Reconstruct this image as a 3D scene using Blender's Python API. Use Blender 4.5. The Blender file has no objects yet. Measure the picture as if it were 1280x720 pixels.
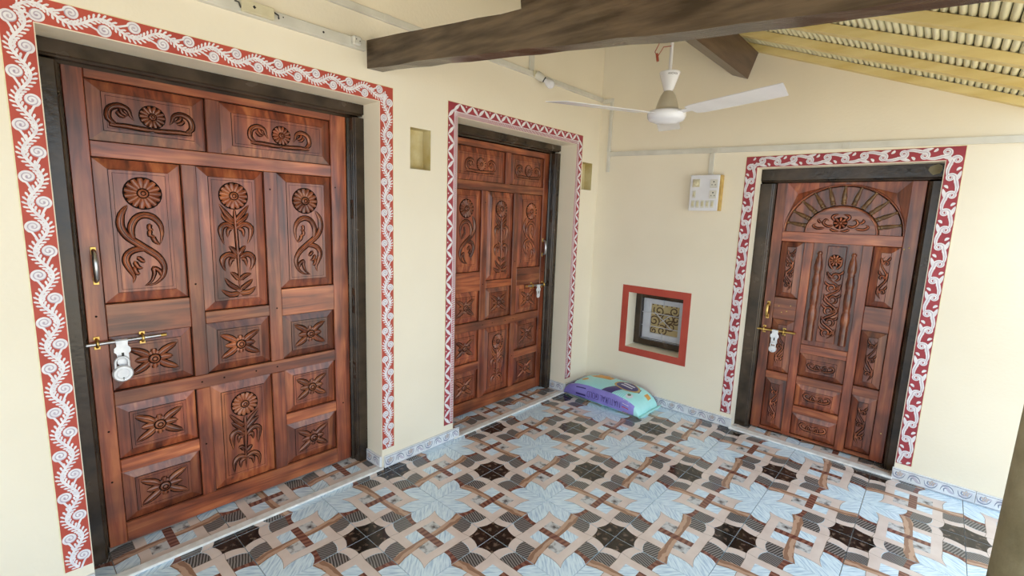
import bpy, bmesh, math, random
from math import sin, cos, pi, radians, sqrt, atan2
from mathutils import Vector, Matrix
random.seed(7)
scene = bpy.context.scene
COL = scene.collection

# ---------------------------------------------------------------- camera
cam_d = bpy.data.cameras.new('camera'); cam = bpy.data.objects.new('camera', cam_d); COL.objects.link(cam)
cam_d.sensor_width = 36.0; cam_d.lens = 16.653; cam_d.clip_start = 0.02
R_ = Vector((0.73882, 0.67302, 0.03456)); U_ = Vector((-0.12736, 0.08909, 0.98785)); W_ = Vector((-0.66176, 0.73424, -0.15153))
M_ = Matrix(((R_.x, U_.x, -W_.x, 2.1976), (R_.y, U_.y, -W_.y, -3.4506), (R_.z, U_.z, -W_.z, 1.4474), (0, 0, 0, 1)))
cam.matrix_world = M_
scene.camera = cam

# ---------------------------------------------------------------- world / light / exposure
world = bpy.data.worlds.new('world'); scene.world = world; world.use_nodes = True
bg = world.node_tree.nodes['Background']
bg.inputs['Color'].default_value = (0.76, 0.89, 1.0, 1); bg.inputs['Strength'].default_value = 2.2
sun_d = bpy.data.lights.new('sun', 'SUN'); sun_d.energy = 11.0; sun_d.angle = radians(1.0); sun_d.color = (1.0, 0.96, 0.90)
sun = bpy.data.objects.new('sun', sun_d); COL.objects.link(sun); sun.location = (-6, 2, 10)
sun.rotation_euler = Vector((0.52, -0.10, -0.85)).to_track_quat('-Z', 'Y').to_euler()      # over the house roof, onto the courtyard
vs = scene.view_settings
vs.view_transform = 'Standard'; vs.look = 'None'; vs.exposure = 0.37; vs.gamma = 1.0; vs.use_curve_mapping = False

# ---------------------------------------------------------------- materials
def new_mat(name):
    m = bpy.data.materials.new(name); m.use_nodes = True
    nt = m.node_tree; b = nt.nodes['Principled BSDF']
    return m, nt, b
def N(nt, t, **kw):
    n = nt.nodes.new(t)
    for k, v in kw.items(): setattr(n, k, v)
    return n
def ramp(nt, stops):
    r = N(nt, 'ShaderNodeValToRGB'); e = r.color_ramp.elements
    while len(e) < len(stops): e.new(0.5)
    for x, (p, c) in zip(e, stops):
        x.position = p; x.color = (c[0], c[1], c[2], 1)
    return r
def noise_mat(name, c0, c1, scale=4.0, rough=0.6, bump=0.0, bscale=None, stretch=(1, 1, 1), metal=0.0, coat=0.0, detail=4.0, lo=0.35, hi=0.65, spec=0.5, rvar=0.0, rot=0.0):
    m, nt, b = new_mat(name)
    tc = N(nt, 'ShaderNodeTexCoord'); mp = N(nt, 'ShaderNodeMapping'); mp.inputs['Scale'].default_value = stretch
    if rot:
        m0 = N(nt, 'ShaderNodeMapping'); m0.inputs['Rotation'].default_value = (0, 0, -rot); nt.links.new(tc.outputs['Object'], m0.inputs['Vector']); nt.links.new(m0.outputs['Vector'], mp.inputs['Vector'])
    else: nt.links.new(tc.outputs['Object'], mp.inputs['Vector'])
    no = N(nt, 'ShaderNodeTexNoise'); no.inputs['Scale'].default_value = scale; no.inputs['Detail'].default_value = detail
    nt.links.new(mp.outputs['Vector'], no.inputs['Vector'])
    r = ramp(nt, [(lo, c0), (hi, c1)]); nt.links.new(no.outputs['Fac'], r.inputs['Fac'])
    nt.links.new(r.outputs['Color'], b.inputs['Base Color'])
    b.inputs['Roughness'].default_value = rough; b.inputs['Metallic'].default_value = metal
    b.inputs['Coat Weight'].default_value = coat; b.inputs['Coat Roughness'].default_value = 0.15
    b.inputs['Specular IOR Level'].default_value = spec
    if rvar:
        mr = N(nt, 'ShaderNodeMapRange'); mr.inputs['To Min'].default_value = max(0.02, rough - rvar); mr.inputs['To Max'].default_value = rough + rvar
        nt.links.new(no.outputs['Fac'], mr.inputs['Value']); nt.links.new(mr.outputs['Result'], b.inputs['Roughness'])
    if bump:
        n2 = N(nt, 'ShaderNodeTexNoise'); n2.inputs['Scale'].default_value = bscale or scale * 8; n2.inputs['Detail'].default_value = 3
        nt.links.new(mp.outputs['Vector'], n2.inputs['Vector'])
        bp = N(nt, 'ShaderNodeBump'); bp.inputs['Strength'].default_value = bump; bp.inputs['Distance'].default_value = 0.004
        nt.links.new(n2.outputs['Fac'], bp.inputs['Height']); nt.links.new(bp.outputs['Normal'], b.inputs['Normal'])
    return m
def wood_mat(name, stretch, dark, mid, light, rough=0.32, coat=0.55):
    m, nt, b = new_mat(name)
    tc = N(nt, 'ShaderNodeTexCoord'); oi = N(nt, 'ShaderNodeObjectInfo')
    mul = N(nt, 'ShaderNodeMath', operation='MULTIPLY'); mul.inputs[1].default_value = 13.7
    nt.links.new(oi.outputs['Random'], mul.inputs[0])
    add = N(nt, 'ShaderNodeVectorMath', operation='ADD')
    nt.links.new(tc.outputs['Object'], add.inputs[0]); nt.links.new(mul.outputs['Value'], add.inputs[1])
    mp = N(nt, 'ShaderNodeMapping'); mp.inputs['Scale'].default_value = stretch
    nt.links.new(add.outputs['Vector'], mp.inputs['Vector'])
    n1 = N(nt, 'ShaderNodeTexNoise'); n1.inputs['Scale'].default_value = 2.2; n1.inputs['Detail'].default_value = 7; n1.inputs['Distortion'].default_value = 0.6
    nt.links.new(mp.outputs['Vector'], n1.inputs['Vector'])
    r = ramp(nt, [(0.28, dark), (0.5, mid), (0.75, light)]); nt.links.new(n1.outputs['Fac'], r.inputs['Fac'])
    n2 = N(nt, 'ShaderNodeTexNoise'); n2.inputs['Scale'].default_value = 5.0; n2.inputs['Detail'].default_value = 2
    nt.links.new(add.outputs['Vector'], n2.inputs['Vector'])
    r2 = ramp(nt, [(0.35, (0.55, 0.5, 0.5)), (0.65, (1.25, 1.2, 1.2))]); nt.links.new(n2.outputs['Fac'], r2.inputs['Fac'])
    mx = N(nt, 'ShaderNodeMix', data_type='RGBA', blend_type='MULTIPLY'); mx.inputs['Factor'].default_value = 0.8
    nt.links.new(r.outputs['Color'], mx.inputs['A']); nt.links.new(r2.outputs['Color'], mx.inputs['B'])
    hv = N(nt, 'ShaderNodeHueSaturation')
    mr = N(nt, 'ShaderNodeMapRange'); mr.inputs['To Min'].default_value = 0.75; mr.inputs['To Max'].default_value = 1.35
    nt.links.new(oi.outputs['Random'], mr.inputs['Value']); nt.links.new(mr.outputs['Result'], hv.inputs['Value'])
    nt.links.new(mx.outputs['Result'], hv.inputs['Color']); nt.links.new(hv.outputs['Color'], b.inputs['Base Color'])
    b.inputs['Roughness'].default_value = rough; b.inputs['Coat Weight'].default_value = coat; b.inputs['Coat Roughness'].default_value = 0.24
    bp = N(nt, 'ShaderNodeBump'); bp.inputs['Strength'].default_value = 0.12; bp.inputs['Distance'].default_value = 0.003
    nt.links.new(n1.outputs['Fac'], bp.inputs['Height']); nt.links.new(bp.outputs['Normal'], b.inputs['Normal'])
    return m
def stripe_mat(name, c0, c1, scale, rough=0.2, dist=2.0, rot=0.6, lo=0.4, hi=0.6):
    m, nt, b = new_mat(name)
    tc = N(nt, 'ShaderNodeTexCoord'); mp = N(nt, 'ShaderNodeMapping'); mp.inputs['Rotation'].default_value = (0, 0, rot)
    nt.links.new(tc.outputs['Object'], mp.inputs['Vector'])
    w = N(nt, 'ShaderNodeTexWave'); w.inputs['Scale'].default_value = scale; w.inputs['Distortion'].default_value = dist; w.inputs['Detail'].default_value = 3
    nt.links.new(mp.outputs['Vector'], w.inputs['Vector'])
    r = ramp(nt, [(lo, c0), (hi, c1)]); nt.links.new(w.outputs['Fac'], r.inputs['Fac'])
    nt.links.new(r.outputs['Color'], b.inputs['Base Color']); b.inputs['Roughness'].default_value = rough
    return m
MT = {}
MT['wall'] = noise_mat('cream_wall_paint', (0.83, 0.755, 0.605), (0.88, 0.805, 0.655), 1.3, 0.75, 0.25, 60)
MT['niche'] = noise_mat('shaded_niche_wall', (0.52, 0.40, 0.15), (0.66, 0.58, 0.34), 9, 0.7, 0.3, 40)  # wall paint darkened to olive: the recess shade is put into the colour
MT['red'] = noise_mat('red_oxide_paint', (0.42, 0.055, 0.035), (0.50, 0.075, 0.045), 6, 0.6)
MT['maroon'] = noise_mat('maroon_paint', (0.30, 0.03, 0.045), (0.38, 0.045, 0.06), 6, 0.6)
MT['white'] = noise_mat('white_paint', (0.72, 0.68, 0.72), (0.84, 0.82, 0.84), 40, 0.6)
MT['lilac'] = noise_mat('lilac_paint', (0.42, 0.34, 0.42), (0.55, 0.48, 0.55), 50, 0.6)
MT['woodv'] = wood_mat('teak_vertical_grain', (14, 14, 1.2), (0.062, 0.012, 0.006), (0.225, 0.050, 0.018), (0.41, 0.135, 0.046))
MT['woodh'] = wood_mat('teak_horizontal_grain', (1.2, 14, 14), (0.075, 0.015, 0.007), (0.26, 0.064, 0.022), (0.47, 0.165, 0.058))
MT['carve'] = wood_mat('teak_carving', (6, 6, 6), (0.10, 0.022, 0.009), (0.25, 0.066, 0.024), (0.42, 0.14, 0.052), 0.28, 0.5)
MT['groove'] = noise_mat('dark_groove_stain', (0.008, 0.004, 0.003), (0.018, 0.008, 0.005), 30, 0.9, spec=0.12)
MT['brass_paint'] = noise_mat('gilded_spindle', (0.09, 0.042, 0.016), (0.20, 0.105, 0.040), 30, 0.32)
MT['frame'] = noise_mat('dark_brown_gloss_paint', (0.022, 0.014, 0.008), (0.060, 0.038, 0.022), 7, 0.24, 0.28, 45, rvar=0.1)
MT['beam'] = noise_mat('weathered_beam_wood', (0.045, 0.028, 0.016), (0.13, 0.088, 0.054), 2.0, 0.27, 0.25, 6, (2.0, 16, 16), detail=8)
MT['purlin'] = noise_mat('brown_purlin_wood', (0.055, 0.030, 0.018), (0.11, 0.066, 0.042), 2.0, 0.3, 0.15, 8, (14, 1.5, 14))
MT['rafter'] = noise_mat('yellow_rafter_paint', (0.72, 0.55, 0.21), (0.84, 0.69, 0.33), 3, 0.6, 0.2, 30, (1, 6, 6))
MT['reed'] = noise_mat('cream_reed_paint', (0.74, 0.68, 0.42), (0.86, 0.81, 0.56), 8, 0.65, 0.3, 30, (4, 1, 4))
MT['dark'] = noise_mat('dark_roof_underlay', (0.02, 0.016, 0.01), (0.05, 0.04, 0.02), 10, 0.9)
MT['clay'] = noise_mat('clay_roof', (0.25, 0.09, 0.05), (0.4, 0.16, 0.09), 5, 0.9)
MT['pvc'] = noise_mat('white_pvc', (0.62, 0.60, 0.53), (0.72, 0.70, 0.63), 9, 0.4)
MT['pvc2'] = noise_mat('cream_pvc', (0.60, 0.54, 0.36), (0.70, 0.64, 0.45), 20, 0.4)
MT['enamel'] = noise_mat('white_enamel', (0.74, 0.74, 0.78), (0.82, 0.82, 0.86), 5, 0.22)
MT['greige'] = noise_mat('grey_beige_enamel', (0.46, 0.40, 0.30), (0.55, 0.49, 0.38), 5, 0.3)
MT['steel'] = noise_mat('steel', (0.42, 0.42, 0.44), (0.62, 0.62, 0.64), 20, 0.28, metal=1.0)
MT['zinc'] = noise_mat('bright_zinc', (0.70, 0.72, 0.76), (0.85, 0.87, 0.90), 30, 0.35, metal=0.35)
MT['brass'] = noise_mat('brass', (0.55, 0.36, 0.10), (0.75, 0.52, 0.18), 25, 0.35, metal=1.0)
MT['black'] = noise_mat('black_plastic', (0.01, 0.01, 0.01), (0.02, 0.02, 0.02), 10, 0.4)
MT['boardside'] = noise_mat('yellow_wood_edge', (0.42, 0.25, 0.05), (0.62, 0.42, 0.12), 20, 0.5)
MT['copperwire'] = noise_mat('red_wire', (0.35, 0.06, 0.03), (0.45, 0.10, 0.05), 30, 0.4)
MT['bulb'] = noise_mat('milky_bulb', (0.78, 0.78, 0.84), (0.84, 0.84, 0.88), 5, 0.15)
MT['cement'] = noise_mat('rough_cement', (0.20, 0.17, 0.09), (0.42, 0.37, 0.24), 7, 0.9, 1.0, 30, detail=8)
MT['marble'] = noise_mat('white_marble_strip', (0.72, 0.71, 0.69), (0.90, 0.90, 0.89), 25, 0.3, 0.2, 80)
MT['grout'] = noise_mat('grout', (0.56, 0.50, 0.44), (0.64, 0.58, 0.51), 20, 0.8)
# floor tile print
MT['t_blue'] = noise_mat('tile_blue_marble', (0.42, 0.58, 0.75), (0.74, 0.88, 0.98), 3.0, 0.12, stretch=(5, 42, 1), detail=5, lo=0.34, hi=0.56, rot=-pi / 4)
MT['t_beige'] = noise_mat('tile_beige', (0.70, 0.58, 0.53), (0.77, 0.66, 0.61), 12, 0.16)
MT['t_dark'] = noise_mat('tile_dark_flecked', (0.022, 0.015, 0.012), (0.17, 0.12, 0.09), 42, 0.12, detail=2, lo=0.54, hi=0.68)
MT['t_hatch'] = stripe_mat('tile_hatched_grey', (0.06, 0.055, 0.052), (0.27, 0.25, 0.245), 28, 0.12, 1.5, 0.35, 0.35, 0.75)
MT['t_brown'] = stripe_mat('tile_red_brown', (0.15, 0.055, 0.042), (0.27, 0.12, 0.085), 12, 0.12, 3, 0.1)
MT['t_tan'] = stripe_mat('tile_tan_wood', (0.32, 0.18, 0.12), (0.54, 0.35, 0.25), 7, 0.12, 8, 0.0)
MT['t_marble'] = noise_mat('tile_grey_marble', (0.10, 0.09, 0.09), (0.62, 0.62, 0.63), 26, 0.16, lo=0.36, hi=0.52)
MT['t_line'] = noise_mat('tile_line', (0.22, 0.16, 0.12), (0.26, 0.2, 0.15), 12, 0.2)
# skirting print
MT['s_base'] = noise_mat('skirting_white', (0.62, 0.64, 0.68), (0.80, 0.82, 0.85), 14, 0.2)
MT['s_blue'] = noise_mat('skirting_slate', (0.18, 0.21, 0.30), (0.26, 0.30, 0.40), 20, 0.2)
MT['s_lilac'] = noise_mat('skirting_lilac', (0.52, 0.50, 0.60), (0.60, 0.58, 0.66), 20, 0.2)
MT['s_peach'] = noise_mat('skirting_peach', (0.62, 0.48, 0.38), (0.72, 0.58, 0.48), 20, 0.2)
# window
MT['sash'] = noise_mat('pale_grey_sash', (0.60, 0.61, 0.66), (0.70, 0.71, 0.75), 9, 0.4)
MT['gold'] = noise_mat('pale_gold_board', (0.46, 0.35, 0.16), (0.56, 0.45, 0.23), 9, 0.5)
MT['umber'] = noise_mat('umber_scroll', (0.07, 0.035, 0.012), (0.11, 0.06, 0.02), 20, 0.5)
# bag
MT['b_aqua'] = stripe_mat('bag_aqua', (0.32, 0.74, 0.78), (0.44, 0.86, 0.90), 22, 0.35, 1.0, 0.0)
MT['b_mint'] = noise_mat('bag_mint', (0.38, 0.82, 0.82), (0.48, 0.90, 0.90), 9, 0.35, 0.5, 20)
MT['b_violet'] = noise_mat('bag_violet', (0.24, 0.20, 0.62), (0.32, 0.28, 0.72), 9, 0.35, 0.4, 20)
MT['b_navy'] = noise_mat('bag_navy', (0.035, 0.02, 0.16), (0.05, 0.03, 0.20), 9, 0.35)
MT['b_orange'] = noise_mat('bag_orange', (0.65, 0.30, 0.05), (0.78, 0.42, 0.10), 9, 0.4)
MT['b_gold'] = noise_mat('bag_gold', (0.50, 0.33, 0.10), (0.60, 0.42, 0.16), 9, 0.35)
MT['b_white'] = noise_mat('bag_white', (0.70, 0.70, 0.80), (0.80, 0.80, 0.88), 9, 0.35)
MT['b_red'] = noise_mat('bag_red', (0.55, 0.05, 0.05), (0.65, 0.08, 0.07), 9, 0.35)
MT['b_green'] = noise_mat('bag_green', (0.10, 0.20, 0.12), (0.2, 0.3, 0.2), 40, 0.35)
MT['ground'] = noise_mat('pale_courtyard_ground', (0.52, 0.445, 0.34), (0.62, 0.54, 0.42), 2, 0.9)

# ---------------------------------------------------------------- mesh builder
ident = lambda u, n, v: (u, n, v)
mapA = lambda u, n, v: (n, u, v)            # left wall: u = world y, n outwards
mapB = lambda u, n, v: (u, -n, v)           # end wall: u = world x, n outwards
class MB:
    def __init__(s, T=ident): s.v = []; s.f = []; s.m = []; s.s = []; s.T = T; s.mats = []
    def mi(s, mat):
        if mat not in s.mats: s.mats.append(mat)
        return s.mats.index(mat)
    def add(s, verts, faces, mat, smooth=False):
        o = len(s.v); k = s.mi(mat)
        s.v += [s.T(*p) for p in verts]
        for f in faces: s.f.append([i + o for i in f]); s.m.append(k); s.s.append(smooth)
    def poly(s, pts, mat, n=None):
        if n is not None: pts = [(a, n, b) for a, b in pts]
        s.add(pts, [list(range(len(pts)))], mat)
    def box(s, a0, a1, b0, b1, c0, c1, mat, bev=0.0):
        a0, a1 = sorted((a0, a1)); b0, b1 = sorted((b0, b1)); c0, c1 = sorted((c0, c1))
        if bev <= 0:
            vs_ = [(x, y, z) for x in (a0, a1) for y in (b0, b1) for z in (c0, c1)]
            s.add(vs_, [(0, 1, 3, 2), (4, 6, 7, 5), (0, 4, 5, 1), (2, 3, 7, 6), (0, 2, 6, 4), (1, 5, 7, 3)], mat); return
        A = (a0, a1); B = (b0, b1); Cc = (c0, c1); vs_ = []; idx = {}
        for i in (0, 1):
            for j in (0, 1):
                for k in (0, 1):
                    si, sj, sk = (1 - 2 * i), (1 - 2 * j), (1 - 2 * k)
                    for ax in range(3):
                        p = [A[i] + (0 if ax == 0 else si * bev), B[j] + (0 if ax == 1 else sj * bev), Cc[k] + (0 if ax == 2 else sk * bev)]
                        idx[(i, j, k, ax)] = len(vs_); vs_.append(tuple(p))
        fs = []
        for i in (0, 1): fs.append([idx[(i, j, k, 0)] for j, k in ((0, 0), (1, 0), (1, 1), (0, 1))])
        for j in (0, 1): fs.append([idx[(i, j, k, 1)] for i, k in ((0, 0), (1, 0), (1, 1), (0, 1))])
        for k in (0, 1): fs.append([idx[(i, j, k, 2)] for i, j in ((0, 0), (1, 0), (1, 1), (0, 1))])
        for i in (0, 1):
            for j in (0, 1): fs.append([idx[(i, j, 0, 0)], idx[(i, j, 1, 0)], idx[(i, j, 1, 1)], idx[(i, j, 0, 1)]])
            for k in (0, 1): fs.append([idx[(i, 0, k, 0)], idx[(i, 1, k, 0)], idx[(i, 1, k, 2)], idx[(i, 0, k, 2)]])
        for j in (0, 1):
            for k in (0, 1): fs.append([idx[(0, j, k, 1)], idx[(1, j, k, 1)], idx[(1, j, k, 2)], idx[(0, j, k, 2)]])
        for i in (0, 1):
            for j in (0, 1):
                for k in (0, 1): fs.append([idx[(i, j, k, 0)], idx[(i, j, k, 1)], idx[(i, j, k, 2)]])
        s.add(vs_, fs, mat)
    def prism(s, pts, fa, fb, mat, caps=True, smooth=False):
        """pts 2D; fa / fb map a 2D point to the near and far 3D point"""
        n = len(pts); vs_ = [fa(*p) for p in pts] + [fb(*p) for p in pts]
        fs = [(i, (i + 1) % n, n + (i + 1) % n, n + i) for i in range(n)]
        s.add(vs_, fs, mat, smooth)
        if caps: s.add(vs_, [list(range(n)), list(range(n, 2 * n))[::-1]], mat)
    def tube(s, path, r, mat, seg=8, caps=True, smooth=True):
        P = [Vector(p) for p in path]; n = len(P); rr = r if isinstance(r, (list, tuple)) else [r] * n
        vs_ = []; fs = []; prev = None
        for i, p in enumerate(P):
            t = (P[min(i + 1, n - 1)] - P[max(i - 1, 0)]).normalized()
            if prev is None:
                a = Vector((0, 0, 1)) if abs(t.z) < 0.9 else Vector((1, 0, 0))
                x = t.cross(a).normalized()
            else:
                x = (prev - t * prev.dot(t)).normalized()
            prev = x; y = t.cross(x)
            for k in range(seg):
                q = p + (x * cos(2 * pi * k / seg) + y * sin(2 * pi * k / seg)) * rr[i]; vs_.append(tuple(q))
        for i in range(n - 1):
            for k in range(seg): fs.append((i * seg + k, i * seg + (k + 1) % seg, (i + 1) * seg + (k + 1) % seg, (i + 1) * seg + k))
        s.add(vs_, fs, mat, smooth)
        if caps: s.add(vs_, [list(range(seg))[::-1], list(range((n - 1) * seg, n * seg))], mat)
    def lathe(s, prof, org, mat, axis='z', seg=24, smooth=True, tilt=None):
        ax = {'x': (Vector((1, 0, 0)), Vector((0, 1, 0)), Vector((0, 0, 1))), 'y': (Vector((0, 1, 0)), Vector((0, 0, 1)), Vector((1, 0, 0))), 'z': (Vector((0, 0, 1)), Vector((1, 0, 0)), Vector((0, 1, 0)))}
        if tilt is not None:
            t = Vector(tilt).normalized(); a = Vector((0, 0, 1)) if abs(t.z) < 0.9 else Vector((1, 0, 0)); x = t.cross(a).normalized(); y = t.cross(x)
        else: t, x, y = ax[axis]
        O = Vector(org); vs_ = []; fs = []
        for r, h in prof:
            for k in range(seg): vs_.append(tuple(O + t * h + (x * cos(2 * pi * k / seg) + y * sin(2 * pi * k / seg)) * max(r, 1e-5)))
        for i in range(len(prof) - 1):
            for k in range(seg): fs.append((i * seg + k, i * seg + (k + 1) % seg, (i + 1) * seg + (k + 1) % seg, (i + 1) * seg + k))
        s.add(vs_, fs, mat, smooth)
        s.add(vs_, [list(range(seg))[::-1], list(range((len(prof) - 1) * seg, len(prof) * seg))], mat)
    def stroke(s, pts, w, h, n0, mat, taper=(0.0, 0.0), sub=3, flat=False, wf=None):
        """ribbon over a smoothed 2D path; relief of height h on plane n0 (u, n, v)"""
        P = smooth_path(pts, sub); n = len(P); vs_ = []; fs = []
        offs = ((-1, 0), (1, 0)) if flat else ((-1, 0), (-0.55, 0.8), (0, 1), (0.55, 0.8), (1, 0)); c = len(offs)
        for i, (a, b) in enumerate(P):
            q0 = P[max(i - 1, 0)]; q1 = P[min(i + 1, n - 1)]; dx, dy = q1[0] - q0[0], q1[1] - q0[1]; L = sqrt(dx * dx + dy * dy) or 1
            nx, ny = -dy / L, dx / L; t = i / (n - 1)
            if wf: ww = w * wf(t)
            else:
                ww = w
                if taper[0] and t < taper[0]: ww = w * max(0.12, sqrt(t / taper[0]))
                if taper[1] and t > 1 - taper[1]: ww = w * max(0.06, ((1 - t) / taper[1]) ** 0.7)
            hh = h * min(1, ww / w + 0.15)
            for o, k in offs: vs_.append((a + nx * o * ww / 2, n0 + (h + i * 2.5e-6 if flat else k * hh), b + ny * o * ww / 2))
        for i in range(n - 1):
            for k in range(c - 1): fs.append((i * c + k, i * c + k + 1, (i + 1) * c + k + 1, (i + 1) * c + k))
        s.add(vs_, fs, mat, not flat)
    def disc(s, c, r, n, mat, seg=16, ry=None):
        s.poly([(c[0] + r * cos(2 * pi * k / seg), n, c[1] + (ry or r) * sin(2 * pi * k / seg)) for k in range(seg)], mat)
    def dome(s, c, r, h, n0, mat, seg=14, rings=3, ry=None):
        vs_ = []; fs = []
        for i in range(rings + 1):
            a = i / rings * pi / 2 * 0.96
            for k in range(seg): vs_.append((c[0] + r * cos(a) * cos(2 * pi * k / seg), n0 + h * sin(a), c[1] + (ry or r) * cos(a) * sin(2 * pi * k / seg)))
        for i in range(rings):
            for k in range(seg): fs.append((i * seg + k, i * seg + (k + 1) % seg, (i + 1) * seg + (k + 1) % seg, (i + 1) * seg + k))
        fs.append(list(range(rings * seg, (rings + 1) * seg)))
        s.add(vs_, fs, mat, True)
    def mesh(s, name):
        me = bpy.data.meshes.new(name); me.from_pydata(s.v, [], s.f)
        for m in s.mats: me.materials.append(MT[m])
        me.polygons.foreach_set('material_index', s.m); me.polygons.foreach_set('use_smooth', s.s); me.update()
        return me
    def build(s, name, parent=None, fix=True, **props):
        me = s.mesh(name)
        if fix:
            bm = bmesh.new(); bm.from_mesh(me); bmesh.ops.recalc_face_normals(bm, faces=bm.faces[:]); bm.to_mesh(me); bm.free()
        o = bpy.data.objects.new(name, me); COL.objects.link(o)
        if parent: o.parent = parent
        for k, v in props.items(): o[k] = v
        return o
def smooth_path(pts, sub):
    if sub <= 1 or len(pts) < 3: 
        if len(pts) == 2 and sub > 1: return [(pts[0][0] + (pts[1][0] - pts[0][0]) * i / 5, pts[0][1] + (pts[1][1] - pts[0][1]) * i / 5) for i in range(6)]
        return list(pts)
    out = []
    for i in range(len(pts) - 1):
        p0 = pts[max(i - 1, 0)]; p1 = pts[i]; p2 = pts[i + 1]; p3 = pts[min(i + 2, len(pts) - 1)]
        for k in range(sub):
            t = k / sub
            out.append(tuple(0.5 * (2 * p1[c] + (p2[c] - p0[c]) * t + (2 * p0[c] - 5 * p1[c] + 4 * p2[c] - p3[c]) * t * t + (3 * p1[c] - p0[c] - 3 * p2[c] + p3[c]) * t ** 3) for c in (0, 1)))
    out.append(tuple(pts[-1])); return out
def tag(o, label=None, cat=None, group=None, kind=None):
    if label: o['label'] = label
    if cat: o['category'] = cat
    if group: o['group'] = group
    if kind: o['kind'] = kind
    return o
def empty(name, loc, rz=0.0):
    o = bpy.data.objects.new(name, None); COL.objects.link(o); o.location = loc; o.rotation_euler = (0, 0, rz); o.empty_display_size = 0.1
    return o
def text_pts(body, size):
    cu = bpy.data.curves.new('lettering', 'FONT'); cu.body = body; cu.size = size; cu.align_x = 'CENTER'; cu.align_y = 'CENTER'; cu.resolution_u = 3
    ob = bpy.data.objects.new('lettering', cu); COL.objects.link(ob)
    dg = bpy.context.evaluated_depsgraph_get(); me = bpy.data.meshes.new_from_object(ob.evaluated_get(dg))
    vs_ = [(v.co.x, v.co.y) for v in me.vertices]; fs = [list(p.vertices) for p in me.polygons]
    bpy.data.objects.remove(ob); bpy.data.curves.remove(cu); bpy.data.meshes.remove(me)
    return vs_, fs

# ================================================================= STRUCTURE
# ---- floor: slab with individually laid printed tiles
TS = 0.4; OX, OY = 0.4508, -1.6294
mb = MB(); mb.box(-0.36, 2.86, -7.65, 0.40, -0.16, -0.0095, 'grout')
floor = mb.build('floor'); tag(floor, 'veranda floor of glossy geometric printed tiles', 'floor', kind='structure')
def tile_mesh():
    b = MB(); h = TS / 2; g = 0.0015
    b.box(-h + g, h - g, -h + g, h - g, -0.0092, -0.0012, 't_blue')
    c = lambda p: (min(max((p[0] - 0.5) * TS, -h + g), h - g), min(max((p[1] - 0.5) * TS, -h + g), h - g))
    lev = [0]
    def lay(pts, mat, z):
        for sgn in (0, 1):
            q = [c(p if not sgn else (1 - p[0], 1 - p[1])) for p in pts]
            b.add([(x, y, z + sgn * 0.00001) for x, y in q], [list(range(len(q)))], mat)
    def arc(p, q, bulge, n=5):
        out = []; dx, dy = q[0] - p[0], q[1] - p[1]
        for i in range(n + 1):
            t = i / n; k = 4 * t * (1 - t) * bulge; out.append((p[0] + dx * t - dy * k, p[1] + dy * t + dx * k))
        return out
    z = [-0.0011 + 0.00014 * i for i in range(8)]
    # blue petal seams from the B corners
    for a in (0.0,):
        lay([(1, 0), (0.83, 0.168), (0.836, 0.162)], 't_line', z[0])
    # hatch wedge + brown by the u=0 edge, hatch by the v=0 edge
    lay(arc((0, 0.35), (0.2, 0.30), -0.1) + [(0.2, 0.485), (0, 0.515)], 't_hatch', z[1])
    lay([(0, 0.515), (0.2, 0.485)] + arc((0.2, 0.545), (0, 0.61), 0.12), 't_brown', z[1])
    lay([(0.35, 0)] + [(0.52, 0), (0.50, 0.2)] + arc((0.30, 0.2), (0.35, 0), -0.12), 't_hatch', z[1])
    # beige ring round the dark centre
    lay([(0, 0)] + arc((0.345, 0.0), (0.30, 0.2), 0.12) + [(0.22, 0.22)] + arc((0.2, 0.30), (0, 0.345), 0.12), 't_beige', z[2])
    # pointed beige frame with blue inside
    half = [(0.18, 0.18)] + [(0.2, 0.30), (0.2, 0.60)] + arc((0.2, 0.60), (0.163, 0.837), -0.08) + arc((0.163, 0.837), (0.40, 0.80), -0.08) + [(0.70, 0.80), (0.82, 0.82)]
    fr = half + [(1 - x, 1 - y) for x, y in half]
    ol = [(0.5 + (x - 0.5) * 1.016, 0.5 + (y - 0.5) * 1.016) for x, y in fr]
    b.add([(c(p)[0], c(p)[1], z[2] + 0.00007) for p in ol], [list(range(len(ol)))], 't_line'); b.add([(c(p)[0], c(p)[1], z[3]) for p in fr], [list(range(len(fr)))], 't_beige')
    lay([(0.163, 0.837), (0.30, 0.705), (0.305, 0.70)], 't_line', z[4])
    b.add([(c(p)[0], c(p)[1], z[4]) for p in [(0.3, 0.3), (0.7, 0.3), (0.7, 0.7), (0.3, 0.7)]], [[0, 1, 2, 3]], 't_blue')
    lay([(0.3, 0.5), (0.5, 0.5), (0.5, 0.7), (0.3, 0.7)], 't_marble', z[5])
    # dark concave centre at the D corners
    lay([(0, 0)] + arc((0.238, 0), (0.196, 0.184), 0.09) + arc((0.196, 0.184), (0, 0.238), 0.09), 't_dark', z[5])
    # tan bar
    P = [(0.565, 0), (0.525, 0.12), (0.515, 0.25), (0.505, 0.38), (0.5, 0.5), (0.495, 0.62), (0.485, 0.75), (0.475, 0.88), (0.435, 1)]
    Wd = [0.055, 0.055, 0.045, 0.04, 0.038, 0.04, 0.045, 0.055, 0.055]
    lo = [(p[0] - w, p[1]) for p, w in zip(P, Wd)]; hi = [(p[0] + w, p[1]) for p, w in zip(P, Wd)]
    q = [c(p) for p in lo + hi[::-1]]; b.add([(x, y, z[6]) for x, y in q], [list(range(len(q)))], 't_tan')
    q = [c(p) for p in [(0.3, 0.457), (0.7, 0.457), (0.7, 0.543), (0.3, 0.543)]]; b.add([(x, y, z[7]) for x, y in q], [[0, 1, 2, 3]], 't_brown')
    return b.mesh('floor_tile')
TM = tile_mesh()
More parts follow.
